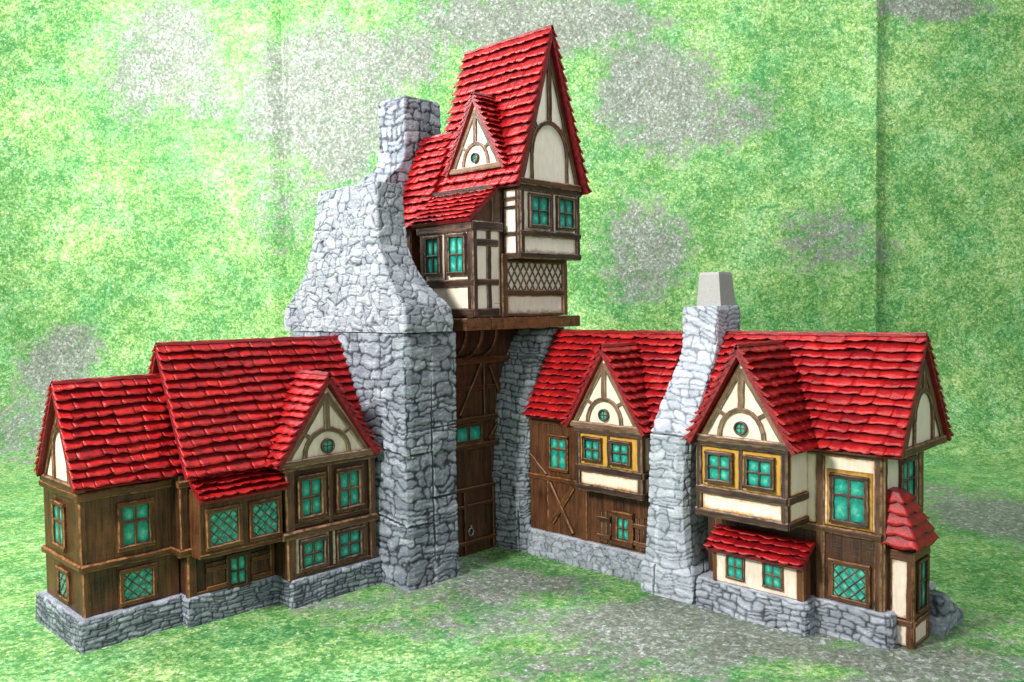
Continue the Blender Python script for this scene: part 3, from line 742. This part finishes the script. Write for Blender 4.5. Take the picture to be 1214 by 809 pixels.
# little dormer on the left slope
DF = Rf(4.60)
gable(DF, 4.845, 3.585, 4.545, 5.145, 3.065, H, plaster='plaster_ochre', frame='beam_pale')
c = MB(); DF.panel(c, [(4.56, 3.07), (5.13, 3.07), (4.845, 3.58)], -.01, th=.18, step=.1); build('dormer_core', c, 'beam_dark', H)
roof('dormer_roof', H, [dict(o=(4.565, 4.845, 3.655), a=(1, 0, 0), L=.30, d=(0, 4.505-4.845, 3.055-3.655), rh=.055, tw=.06), dict(o=(4.565, 4.845, 3.655), a=(1, 0, 0), L=.30, d=(0, 5.185-4.845, 3.055-3.655), rh=.055, tw=.06)], th=.03)

# ================================================================== HOUSE M: right wing beside the tower
Mh = root('timber_house', (5.25, 4.05, 0), 'boarded timber house with X-shaped brace, between the gate and the pale chimney', 'house', GRP)
stone_obj('stone_plinth', [(0, [(4.91, 3.38), (5.62, 3.38), (5.62, 4.64), (4.91, 4.64)][::1]), (.188, [(4.915, 3.38), (5.62, 3.38), (5.62, 4.64), (4.915, 4.64)]), (.208, [(4.93, 3.38), (5.62, 3.38), (5.62, 4.64), (4.93, 4.64)])], 'stone_pale', Mh, cell=(.075, .075, .058), amp=.007, mort=.10, seed=15, warp=.3, flat=.19)
w = MB(); MW = Rf(4.952)
MW.planks(w, 3.40, 4.64, .205, 1.10, w=.031)
build('boarded_wall', w, 'wood', Mh)
w = MB(); Fac('R', 5.60).box(w, 3.42, 4.62, .2, 1.12, -.02, .02); Fac('L', 3.40).box(w, 4.96, 5.60, .2, 1.12, -.04, -.01)
build('back_wall', w, 'wood', Mh)
w = MB()
MW.hb(w, 4.05, 4.64, .618, .655, -.01, .018); MW.beam(w, (4.42, .60), (4.19, .235), .040, -.01, .024); MW.beam(w, (4.18, .60), (4.40, .29), .040, -.01, .019)
MW.beam(w, (4.63, .80), (4.46, .655), .034, -.01, .018); MW.vb(w, 4.045, 4.11, .205, 1.1, -.02, .014); MW.vb(w, 4.44, 4.475, .205, .62, -.02, .010)
MW.hb(w, 4.05, 4.64, 1.065, 1.105, -.02, .012)
build('cross_brace', w, 'wood', Mh)
window(MW, 4.225, 4.435, .70, .985, .0, Mh, split=.64, mat='wood', fw=.028, mw=.015)
window(MW, 3.605, 3.795, .235, .485, .010, Mh, split=.52, mat='wood', fw=.048, proud=.026)
for (a, b_) in ((3.81, 3.93), (3.475, 3.595)):
    s = MB(); n_ = 3; q_ = (b_-a)/n_
    for k_ in range(n_): MW.vb(s, a+q_*k_+.003, a+q_*(k_+1)-.003, .235-.006*(k_ % 2), .455+.008*(k_ % 2), 0, .020, seg=.06, jit=.001)
    for z in (.275, .405): MW.hb(s, a, b_, z-.017, z+.017, .012, .036)
    build('shutter', s, 'beam', Mh)
def jetty(P, y0, y1, z0, z1, zr0, zr1, wins, parent, depth=.16, side=True):
    J = Rf(P); c = MB()
    J.box(c, y0+.01, y1-.01, z0+.005, z1, -depth, -.003); build('jetty_wall', c, 'wood_dark', parent)
    c = MB(); J.rect(c, y0+.03, y1-.04, z0+.045, zr0, .002, r=.035)
    if side:
        S_ = L(y0); hh = (z1-z0)
        S_.rect(c, P+.03, P+depth, z0+.045, zr0+.005, .002, r=.02); S_.rect(c, P+.03, P+depth, zr1, z1-.03, .002, r=.02)
    build('plaster_panel', c, 'plaster_ochre', parent)
    c = MB(); ym = (y0+y1)/2
    J.rect(c, y0+.04, ym, zr1-.005, z1-.045, .002, r=.02); J.rect(c, ym, y1-.03, zr1-.005, z1-.045, .002, r=.02)
    build('ochre_panel', c, 'ochre', parent)
    f = MB()
    J.hb(f, y0-.008, y1+.008, z0, z0+.05, -.02, .022); J.hb(f, y0, y1, zr0-.005, zr1, -.02, .024); J.hb(f, y0-.012, y1+.012, z1-.045, z1, -.02, .026)
    J.vb(f, y0-.002, y0+.042, z0, z1, -.03, .021); J.vb(f, y1-.034, y1+.002, z0, z1, -.02, .021); J.vb(f, ym-.012, ym+.012, zr1-.01, z1-.03, -.02, .014)
    if side:
        for a, b_ in ((z0, z0+.045), (zr0-.002, zr1-.003), (z1-.04, z1-.003)): S_.hb(f, P-.01, P+depth, a, b_, -.02, .014)
    build('jetty_frame', f, 'beam_dark', parent)
    for (a, b_, c_, d_) in wins: window(J, a+.018, b_-.018, c_+.012, d_-.014, .008, parent, mat='beam_dark', fw=.024, proud=.028)
jetty(4.825, 3.44, 4.035, .628, 1.10, .775, .825, [(3.775, 3.985, .838, 1.045), (3.515, 3.735, .838, 1.045)], Mh, depth=.14)
GM = Rf(4.815)
gable(GM, 3.765, 1.635, 3.435, 4.085, 1.105, Mh, plaster='plaster_ochre', frame='beam_pale')
s = MB(); GM.panel(s, [(3.45, 1.11), (4.07, 1.11), (3.765, 1.62)], -.012, th=.3, step=.1); build('dormer_core', s, 'beam_dark', Mh)
roof('roof', Mh, ridge_pair('y', 3.36, 4.605, 5.275, 1.785, 4.862, 1.125, 5.68, 1.125, rh=.060, tw=.088))
roof('dormer_roof', Mh, ridge_pair('x', 4.775, 5.23, 3.765, 1.70, 3.39, 1.10, 4.125, 1.10, rh=.062, tw=.075))

# ================================================================== RIGHT CHIMNEY
K = root('stone_chimney', (5.1, 3.2, 0), 'pale grey stone chimney with bare grey cap, rising between two right-hand houses', 'chimney')
def P4(xl, y0, y1, xr, c=.05): return [(xl, y0+c), (xl+c*.3, y0+c*.3), (xl+c, y0), (xr, y0), (xr, y1), (xl, y1)]
stone_obj('chimney_shaft', [(0, P4(4.785, 3.02, 3.435, 5.3, .02)), (.19, P4(4.785, 3.02, 3.435, 5.3, .02)), (.235, P4(4.80, 3.065, 3.41, 5.3, .06)), (.6, P4(4.795, 3.095, 3.375, 5.3, .08)), (.9, P4(4.80, 3.085, 3.37, 5.3, .07)), (1.09, P4(4.80, 3.07, 3.36, 5.3, .055)), (1.115, P4(4.80, 3.045, 3.36, 5.32, .03)),
    (1.40, P4(4.97, 3.045, 3.34, 5.42, .02)), (1.60, P4(5.10, 3.045, 3.32, 5.46, .015)), (1.70, P4(5.14, 3.045, 3.315, 5.46, .015)), (1.95, P4(5.15, 3.04, 3.32, 5.46, .015)), (1.98, P4(5.155, 3.05, 3.312, 5.45, .012))],
    'stone_light', K, amp=.010, seed=63, course=(.17, .062, .8), jw=.0045,
    seams=[((4.785, 3.30, .618), (4.785, 3.335, 0)), ((4.79, 3.41, .625), (4.79, 3.03, .612)), ((4.80, 3.40, 1.118), (4.80, 3.03, 1.112)), ((4.80, 3.04, 1.112), (5.0, 3.04, 1.112))])
cp = MB(); 
def frus(mb, levels):
    ids = [[mb.vert((x, y, z)) for x, y in ((x0, y0), (x1, y0), (x1, y1), (x0, y1))] for z, x0, y0, x1, y1 in levels]
    for a, b_ in zip(ids, ids[1:]):
        for i in range(4): mb.face((a[i], a[(i+1) % 4], b_[(i+1) % 4], b_[i]))
    mb.face(ids[-1]); mb.face(ids[0])
frus(cp, [(1.972, 5.225, 3.060, 5.435, 3.255), (2.20, 5.243, 3.085, 5.420, 3.242), (2.218, 5.250, 3.091, 5.414, 3.236), (2.218, 5.27, 3.11, 5.395, 3.218), (2.16, 5.27, 3.11, 5.395, 3.218)])
build('chimney_cap', cp, 'primer', K)

# ================================================================== HOUSE R: far right
Rh = root('timber_house', (5.3, 2.4, 0), 'rightmost timber house with corner turret bay, red lean-to and stone steps', 'house', GRP)
stone_obj('stone_plinth', [(0, [(4.775, 2.99), (4.77, 2.235), (4.80, 2.218), (4.89, 2.225), (4.895, 1.81), (4.93, 1.775), (5.72, 1.80), (5.72, 2.99)]),
    (.17, [(4.78, 2.99), (4.775, 2.24), (4.803, 2.224), (4.897, 2.23), (4.90, 1.82), (4.935, 1.785), (5.71, 1.80), (5.71, 2.99)]),
    (.20, [(4.80, 2.99), (4.795, 2.255), (4.82, 2.24), (4.912, 2.245), (4.918, 1.83), (4.945, 1.80), (5.70, 1.81), (5.70, 2.99)])], 'stone_pale', Rh, amp=.010, seed=19, course=(.095, .048, .8), jw=.0075, flat=.183)
w = MB(); RW = Rf(4.945); EW = L(1.845)
RW.planks(w, 1.86, 3.0, .195, .66, w=.12); RW.box(w, 1.86, 3.0, .62, 1.12, -.05, -.004)
build('boarded_wall', w, 'wood_dark', Rh)
w = MB(); Fac('R', 5.60).box(w, 1.87, 3.0, .2, 1.12, -.02, .02); build('back_wall', w, 'wood_dark', Rh)
c = MB()
RW.rect(c, 1.885, 2.20, .655, 1.085, .002, r=.04); RW.rect(c, 2.235, 2.335, .655, 1.085, .002, r=.03)
build('plaster_panel', c, 'plaster_ochre', Rh)
c = MB(); RW.rect(c, 1.903, 2.178, .655, .998, .005, r=.03); build('ochre_panel', c, 'ochre', Rh)
c = MB(); EW.rect(c, 4.95, 5.56, .66, 1.11, .0, th=.05, r=.04); EW.rect(c, 4.95, 5.56, .20, .64, .0, th=.05, r=.04); build('plaster_panel', c, 'plaster_ochre', Rh)
f = MB()
RW.hb(f, 1.85, 2.93, .605, .65, -.02, .022); RW.vb(f, 1.85, 1.895, .195, 1.11, -.03, .016); RW.vb(f, 2.19, 2.245, .195, 1.11, -.02, .016); RW.vb(f, 2.32, 2.36, .65, 1.1, -.02, .010)
RW.hb(f, 1.85, 2.93, 1.075, 1.115, -.02, .018); RW.vb(f, 2.885, 2.94, .2, .65, -.02, .012)
EW.hb(f, 4.94, 5.56, .61, .655, -.02, .016); EW.vb(f, 5.50, 5.56, .2, 1.11, -.02, .018); EW.vb(f, 4.94, 4.985, .2, 1.11, -.02, .010)
build('wall_frame', f, 'beam', Rh)
window(RW, 1.925, 2.155, .675, .975, .010, Rh, split=.60, mat='beam_dark', fw=.026, mw=.016)
lattice_window(RW, 1.915, 2.165, .205, .455, .0, Rh)
window(EW, 5.17, 5.42, .725, 1.055, .008, Rh, split=.60, mat='beam_dark', fw=.03, mw=.016)
jetty(4.685, 2.30, 2.915, .645, 1.14, .795, .845, [(2.635, 2.865, .855, 1.085), (2.36, 2.595, .855, 1.085)], Rh, depth=.25)
GR = Rf(4.672)
gable(GR, 2.595, 1.655, 2.27, 2.905, 1.135, Rh, plaster='plaster_ochre', frame='beam_pale')
s = MB(); GR.panel(s, [(2.285, 1.14), (2.89, 1.14), (2.595, 1.64)], -.012, th=.4, step=.1); build('dormer_core', s, 'beam_dark', Rh)
roof('dormer_roof', Rh, ridge_pair('x', 4.61, 5.24, 2.598, 1.735, 2.215, 1.125, 2.955, 1.125, rh=.062, tw=.09))
roof('roof', Rh, ridge_pair('y', 1.72, 3.045, 5.275, 1.79, 4.862, 1.12, 5.735, 1.13, rh=.060, tw=.115))
GE = L(1.748)
gable(GE, 5.28, 1.715, 4.92, 5.66, 1.115, Rh, plaster='plaster_ochre', frame='beam', rw=False, arch=(1.30, .155, .17), posts=True)
# lean-to
LW = Rf(4.80)
c = MB(); LW.rect(c, 2.265, 2.87, .20, .42, 0, th=.10, r=.012); build('lean_to_wall', c, 'plaster', Rh)
f = MB(); LW.vb(f, 2.255, 2.30, .2, .42, -.02, .010); LW.vb(f, 2.845, 2.875, .2, .42, -.02, .008)
L(2.262).box(f, 4.818, 4.90, .2, .43, -.60, .004); LW.hb(f, 2.25, 2.87, .40, .425, -.02, .008)
build('lean_to_frame', f, 'wood', Rh)
window(LW, 2.645, 2.775, .235, .40, .004, Rh, mat='beam', fw=.014, mw=.009, proud=.016); window(LW, 2.385, 2.52, .235, .40, .004, Rh, mat='beam', fw=.014, mw=.009, proud=.016)
roof('lean_to_roof', Rh, [dict(o=(4.90, 2.235, .545), a=(0, 1, 0), L=.655, d=(-.165, 0, -.125), rh=.05, tw=.08, miter=False)], th=.025)
# corner turret bay
TL = Rf(5.005); TF = L(1.705)
c = MB(); TF.box(c, 5.012, 5.262, 0, .60, -.15, -.004); build('turret_core', c, 'wood_dark', Rh)
c = MB(); TL.rect(c, 1.725, 1.82, .17, .50, .003, r=.02); TL.rect(c, 1.73, 1.83, .01, .125, .003, r=.02); TF.rect(c, 5.03, 5.24, .01, .125, .003, r=.03); build('plaster_panel', c, 'plaster', Rh)
f = MB()
TL.vb(f, 1.70, 1.735, .0, .56, -.01, .012); TL.vb(f, 1.815, 1.84, .14, .56, -.01, .010); TL.hb(f, 1.70, 1.84, .125, .16, -.01, .018); TL.hb(f, 1.70, 1.84, .505, .56, -.01, .014)
TF.vb(f, 5.0, 5.035, .0, .56, -.01, .012); TF.vb(f, 5.235, 5.265, .0, .56, -.01, .012); TF.hb(f, 4.995, 5.27, .125, .16, -.01, .02); TF.hb(f, 5.0, 5.265, .505, .56, -.01, .014); TF.hb(f, 5.0, 5.265, .0, .02, -.01, .012)
TF.hb(f, 5.03, 5.24, .16, .19, -.01, .008)
build('turret_frame', f, 'wood', Rh)
window(TF, 5.055, 5.215, .195, .50, .003, Rh, split=.55, mat='wood_dark', fw=.018, mw=.014)
# turret roof: five flaring tiers of big tiles
mb = MB(); base = (4.945, 1.66, 5.295, 1.87); apex = (5.005, 1.785, 5.10, 1.87); NT = 5
def sect(t):
    k = t**.80
    return [apex[i]+(base[i]-apex[i])*k for i in range(4)]
for ti in range(NT):
    t0, t1 = ti/NT, (ti+1)/NT; z0_, z1_ = .905-(.905-.60)*t0, .905-(.905-.60)*t1
    a0 = sect(max(0, t0-.05)); a1 = sect(t1); ov = .012
    def ring(b_, z, e, n_, wav, o=0.):
        x0, y0, x1, y1 = b_[0]-o, b_[1]-o, b_[2]+o, b_[3]+o; out = []
        for (p, q) in (((x0, y1), (x0, y0)), ((x0, y0), (x1, y0)), ((x1, y0), (x1, y1))):
            for i_ in range(n_):
                u_ = i_/n_; w_ = wav*(abs(math.sin(u_*PI*1.5+ti*1.3))-.5)
                out.append((p[0]+(q[0]-p[0])*u_, p[1]+(q[1]-p[1])*u_, z-w_, e))
        out.append((x1, y1, z, e)); return out
    rnd_ = .3+.4*random.random(); rings_ = []
    for k_ in range(5):
        u_ = k_/4; bb = [a0[i]+(a1[i]-a0[i])*u_ for i in range(4)]
        rings_.append([mb.vert(q[:3], u_, rnd_) for q in ring(bb, z0_+(z1_-z0_)*u_-.006*u_, u_, 12, .022*u_*u_, ov*u_**1.5)])
    rings_.append([mb.vert(q[:3], 0, rnd_) for q in ring(a1, z1_+.004, 0, 12, .02, -.004)])
    for A_r, B_r in zip(rings_, rings_[1:]):
        for i_ in range(len(A_r)-1): mb.face((A_r[i_], A_r[i_+1], B_r[i_+1], B_r[i_]), sm=(B_r is not rings_[-1]))
    if ti == 0: mb.face(rings_[0])
mb.face(rings_[-1])
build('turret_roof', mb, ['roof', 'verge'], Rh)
# stone steps
for (x0, x1, z1) in ((5.30, 5.45, .235), (5.42, 5.58, .150), (5.54, 5.72, .075)):
    e = .02
    stone_obj('stone_step', [(0, rr(x0, 1.63, x1, 1.79, .03)), (z1-.025, rr(x0, 1.63, x1, 1.79, .03)), (z1, rr(x0+.02, 1.65, x1-.02, 1.785, .03))], 'stone', Rh, amp=.012, cell=(.2, .2, .12), mort=.12, warp=.2, seed=int(x0*100), res=.008)

# ================================================================== GROUND MAT with sweep up to a backdrop
camf = Vector((.7162, .6979, 0)); camr = Vector((.6979, -.7162, 0))
B0, RAD, HT = 10.3, 1.7, 9.0
BLOBS = [(-2.58, 16.06, 0.83, 0.88, 1), (-4.87, 16.79, 0.65, 0.7, 0.85), (-1.56, 16.75, 0.71, 0.41, 0.9), (0.45, 17.25, 1.53, 0.35, 1), (-3.24, 15.72, 0.47, 0.47, 0.7), (-4.29, 16.32, 0.47, 0.47, 0.7), (2.1, 16.17, 0.73, 0.7, 1), (2.98, 15.87, 0.57, 0.41, 0.8), (1.9, 13.99, 0.54, 0.59, 0.85), (4.53, 14.08, 0.54, 0.36, 0.6), (4.05, 14.32, 0.3, 0.18, 0.5), (5.94, 17.37, 0.65, 0.16, 0.9), (-6.47, 12.52, 0.54, 0.45, 0.9), (-6.55, 11.65, 0.58, 0.68, 0.6), (-3.15, 14.89, 0.42, 0.71, 0.5), (5.25, 13.95, 0.24, 0.24, 0.5), (4.48, 7.73, 0.56, 0.95, 1), (4.38, 8.68, 0.34, 0.48, 0.6), (1.79, 4.56, 0.91, 0.28, 0.9), (0.81, 5.35, 0.7, 0.48, 1), (0.17, 5.86, 0.65, 0.54, 0.9), (-0.48, 5.19, 0.63, 0.2, 0.6), (1.24, 4.93, 0.64, 0.35, 1), (-0.07, 6.56, 0.4, 0.23, 0.5), (-0.78, 5.9, 0.42, 0.34, 0.6), (-1.27, 5.67, 0.35, 0.24, 0.6), (0.41, 4.6, 0.56, 0.21, 0.6), (2.65, 5.14, 0.56, 0.44, 0.45), (0.53, 6.54, 0.39, 0.32, -0.8), (0.21, 6.9, 0.42, 0.2, -0.8), (0.76, 5.84, 0.23, 0.18, -0.8), (0.31, 5.65, 0.34, 0.17, -0.6), (1.54, 4.49, 0.27, 0.12, -0.7), (-1.08, 5.91, 0.18, 0.12, -0.5), (-1.29, 4.66, 0.57, 0.36, -0.6)]
def smat(a, s):      # sheet coordinates -> world, with the standing folds
    if s < B0: b, z, nb, nz = s, 0., 0., 1.
    elif s < B0+RAD*PI/2: t = (s-B0)/RAD; b, z, nb, nz = B0+RAD*math.sin(t), RAD*(1-math.cos(t)), -math.sin(t), math.cos(t)
    else: b, z, nb, nz = B0+RAD, RAD+(s-B0-RAD*PI/2), -1., 0.
    k = min(1, max(0, (s-B0+.2)/2.2)); h = 0
    q = (a-5.12)/(.75 if a < 5.12 else .20)
    h += k*(.11*max(0, 1-abs(q))**1.4)
    q = (a+3.18)/(.20 if a < -3.18 else .12)
    h -= k*(.10*max(0, 1-abs(q))**1.2)
    h += k*.05*math.sin(a*1.1+.6)*math.sin(s*.35)
    b += nb*h; z += nz*h
    p = camf*b+camr*a; return (p.x, p.y, z)
na, ns = 420, 300
A_ = np.concatenate([np.linspace(-20, 20, na), np.linspace(4.8, 5.44, 17), np.linspace(-3.42, -3.02, 25)]); A_.sort()
S_ = np.linspace(-6, B0+RAD*PI/2+HT, ns)
na = len(A_)
vs = [smat(a, s) for s in S_ for a in A_]
AA, SS = np.meshgrid(A_, S_)
gr = np.zeros_like(AA)
Wn = np.stack([AA.ravel()*1.3, SS.ravel()*1.3, np.zeros(AA.size)], 1)
wa = (vnoise(Wn, 3)-.5).reshape(AA.shape)*.7; wb = (vnoise(Wn+31, 4)-.5).reshape(AA.shape)*.7
for (a, s, ra, rs, w_) in BLOBS:
    q = ((AA+wa*min(1, ra)-a)/(ra*1.15))**2+((SS+wb*min(1, rs)-s)/(rs*1.15))**2
    gr = gr+w_*np.exp(-q*q*.8) if w_ < 0 else np.maximum(gr, w_*np.exp(-q*q*.6))
me = bpy.data.meshes.new('ground')
i_, j_ = np.meshgrid(np.arange(ns-1), np.arange(na-1), indexing='ij'); a0 = (i_*na+j_).ravel()
fc = np.stack([a0, a0+1, a0+na+1, a0+na], 1)
me.from_pydata(vs, [], fc.tolist())
uvl = me.uv_layers.new(name='UVMap'); UVp = np.stack([AA.ravel(), SS.ravel()], 1)
uvl.data.foreach_set('uv', UVp[fc.ravel()].ravel())
at = me.attributes.new('gravel', 'FLOAT', 'POINT'); at.data.foreach_set('value', gr.ravel())
me.polygons.foreach_set('use_smooth', [True]*len(fc))
m, nt, b = newmat('printed_grass_and_gravel_cloth')
uv = N(nt, 'ShaderNodeUVMap').outputs[0]
n_big = noise(nt, uv, .9, 7, .66, .4); n_hue = noise(nt, uv, 1.6, 5, .6); n_med = noise(nt, uv, 5.5, 5, .65); n_fine = noise(nt, uv, 24, 8, .82); n_vf = noise(nt, uv, 85, 5, .8)
def cells(scale):
    v = N(nt, 'ShaderNodeTexVoronoi'); v.inputs['Scale'].default_value = scale; nt.links.new(uv, v.inputs['Vector'])
    sp = N(nt, 'ShaderNodeSeparateColor'); nt.links.new(v.outputs['Color'], sp.inputs[0]); return sp.outputs[0], sp.outputs[1]
ca, ca2 = cells(32); cb, cb2 = cells(58)
cm = mth(nt, 'ADD', mth(nt, 'MULTIPLY', mth(nt, 'SUBTRACT', ca, .5), .5), mth(nt, 'MULTIPLY', mth(nt, 'SUBTRACT', cb, .5), .5))
cm2 = mth(nt, 'ADD', mth(nt, 'MULTIPLY', mth(nt, 'SUBTRACT', ca2, .5), .5), mth(nt, 'MULTIPLY', mth(nt, 'SUBTRACT', cb2, .5), .5))
f = mth(nt, 'ADD', mth(nt, 'MULTIPLY', n_fine, .75), mth(nt, 'MULTIPLY', mth(nt, 'SUBTRACT', n_med, .10), .42))
f = mth(nt, 'ADD', f, mth(nt, 'MULTIPLY', mth(nt, 'SUBTRACT', n_big, .5), .42)); f = mth(nt, 'ADD', f, mth(nt, 'MULTIPLY', mth(nt, 'SUBTRACT', n_vf, .5), .7)); f = mth(nt, 'ADD', f, mth(nt, 'MULTIPLY', cm, .26))
grass = ramp(nt, f, [(.42, (.045, .175, .05)), (.53, (.115, .30, .085)), (.65, (.30, .50, .185)), (.80, (.70, .79, .46))])
wn = N(nt, 'ShaderNodeTexNoise'); wn.inputs['Scale'].default_value = 30; wn.inputs['Detail'].default_value = 3; nt.links.new(uv, wn.inputs['Vector'])
wv = N(nt, 'ShaderNodeVectorMath', operation='MULTIPLY_ADD'); nt.links.new(wn.outputs['Color'], wv.inputs[0]); wv.inputs[1].default_value = (.05, .05, .05); nt.links.new(uv, wv.inputs[2]); warp = wv.outputs[0]
grass = mixc(nt, ramp(nt, n_hue, [(.42, (0, 0, 0)), (.66, (.30, .30, .30))]), grass, (1.3, 1.02, .7), 'MULTIPLY')
grass = mixc(nt, ramp(nt, n_hue, [(.34, (.4, .4, .4)), (.50, (0, 0, 0))]), grass, (.62, .98, 1.15), 'MULTIPLY')
def dots(scale, thr, seed):
    v = N(nt, 'ShaderNodeTexVoronoi'); v.inputs['Scale'].default_value = scale; v.inputs['Randomness'].default_value = 1; nt.links.new(warp, v.inputs['Vector'])
    sp = N(nt, 'ShaderNodeSeparateColor'); nt.links.new(v.outputs['Color'], sp.inputs[0])
    on = mth(nt, 'GREATER_THAN', sp.outputs[seed], thr); near = mth(nt, 'LESS_THAN', v.outputs['Distance'], .30)
    return mth(nt, 'MULTIPLY', on, near)
grass = mixc(nt, mth(nt, 'MULTIPLY', dots(38, .84, 0), .55), grass, (.62, .68, .22))
grass = mixc(nt, mth(nt, 'MULTIPLY', dots(30, .965, 1), .6), grass, (.78, .50, .18))
grass = mixc(nt, mth(nt, 'MULTIPLY', dots(33, .965, 2), .6), grass, (.80, .86, .74))
g1 = noise(nt, uv, 30, 8, .95); g2 = noise(nt, uv, 4, 4, .6)
gf = mth(nt, 'ADD', mth(nt, 'MULTIPLY', g1, .85), mth(nt, 'MULTIPLY', g2, .18)); gf = mth(nt, 'ADD', gf, mth(nt, 'MULTIPLY', mth(nt, 'SUBTRACT', n_vf, .5), .6)); gf = mth(nt, 'ADD', gf, mth(nt, 'MULTIPLY', cm2, .36))
grav = ramp(nt, gf, [(.30, (.07, .08, .07)), (.48, (.155, .165, .14)), (.62, (.275, .285, .26)), (.76, (.72, .75, .77))])
k = mth(nt, 'ADD', attr(nt, 'gravel'), mth(nt, 'MULTIPLY', mth(nt, 'SUBTRACT', n_med, .5), 2.4)); k = mth(nt, 'ADD', k, mth(nt, 'MULTIPLY', mth(nt, 'SUBTRACT', n_fine, .5), 2.6))
k = ramp(nt, k, [(.26, (0, 0, 0)), (.72, (.92, .92, .92))])
nt.links.new(mixc(nt, k, grass, grav), b.inputs['Base Color'])
b.inputs['Roughness'].default_value = .62; b.inputs['Specular IOR Level'].default_value = .25
bump(nt, b, noise(nt, uv, 60, 3), .12, .01)
me.materials.append(m); go = bpy.data.objects.new('ground', me); C.objects.link(go); go['kind'] = 'structure'

# ------------------------------------------------------------------ light
world = bpy.data.worlds.new('World'); bpy.context.scene.world = world; world.use_nodes = True
world.node_tree.nodes['Background'].inputs[0].default_value = (.88, .94, 1, 1)
world.node_tree.nodes['Background'].inputs[1].default_value = .32
def area(name, pos, target, size, power, col=(1, 1, 1)):
    d = bpy.data.lights.new(name, 'AREA'); d.shape = 'RECTANGLE'; d.size, d.size_y = size; d.energy = power; d.color = col
    o = bpy.data.objects.new(name, d); C.objects.link(o); o.location = pos
    o.rotation_euler = (Vector(target)-Vector(pos)).to_track_quat('-Z', 'Y').to_euler()
def cp_(a, b, z): p = camr*a+camf*b; return (p.x, p.y, z)
area('key_softbox', cp_(-5.0, 1.0, 5.4), cp_(0, 5.4, 1.2), (1.4, 1.4), 820, (1, .985, .96))
area('front_fill', cp_(3.0, -1.2, 4.4), cp_(.3, 5.2, 1.0), (2.4, 2.4), 115, (.93, .97, 1))
area('backdrop_light', cp_(-5.0, 7.0, 6.4), cp_(-1.7, 12, 3.4), (1.8, 1.4), 800, (1, 1, 1))
area('backdrop_light', cp_(2.4, 6.6, 7.6), cp_(4.2, 12, 3.2), (2.0, 1.4), 330, (1, 1, 1))

# ------------------------------------------------------------------ camera
cd = bpy.data.cameras.new('camera'); co = bpy.data.objects.new('camera', cd); C.objects.link(co)
yaw, pit, rol = math.radians(45.75), math.radians(2.384), math.radians(-.78)
fw = Vector((math.sin(yaw)*math.cos(pit), math.cos(yaw)*math.cos(pit), -math.sin(pit)))
r = Vector((math.cos(yaw), -math.sin(yaw), 0)); u = r.cross(fw)
r2 = r*math.cos(rol)+u*math.sin(rol); u2 = -r*math.sin(rol)+u*math.cos(rol)
co.matrix_world = Matrix(((r2.x, u2.x, -fw.x, 0), (r2.y, u2.y, -fw.y, 0), (r2.z, u2.z, -fw.z, 2.0), (0, 0, 0, 1)))
cd.sensor_width = 36; cd.lens = 1002.3/1214*36; cd.clip_start = .05; cd.clip_end = 200
cd.dof.use_dof = True; cd.dof.focus_distance = 6.1; cd.dof.aperture_fstop = 3.2
sc = bpy.context.scene; sc.camera = co
sc.render.engine = 'CYCLES'
sc.render.resolution_x, sc.render.resolution_y = 1024, 682
sc.view_settings.view_transform = 'Standard'; sc.view_settings.look = 'None'
sc.view_settings.exposure = .2; sc.view_settings.gamma = 1
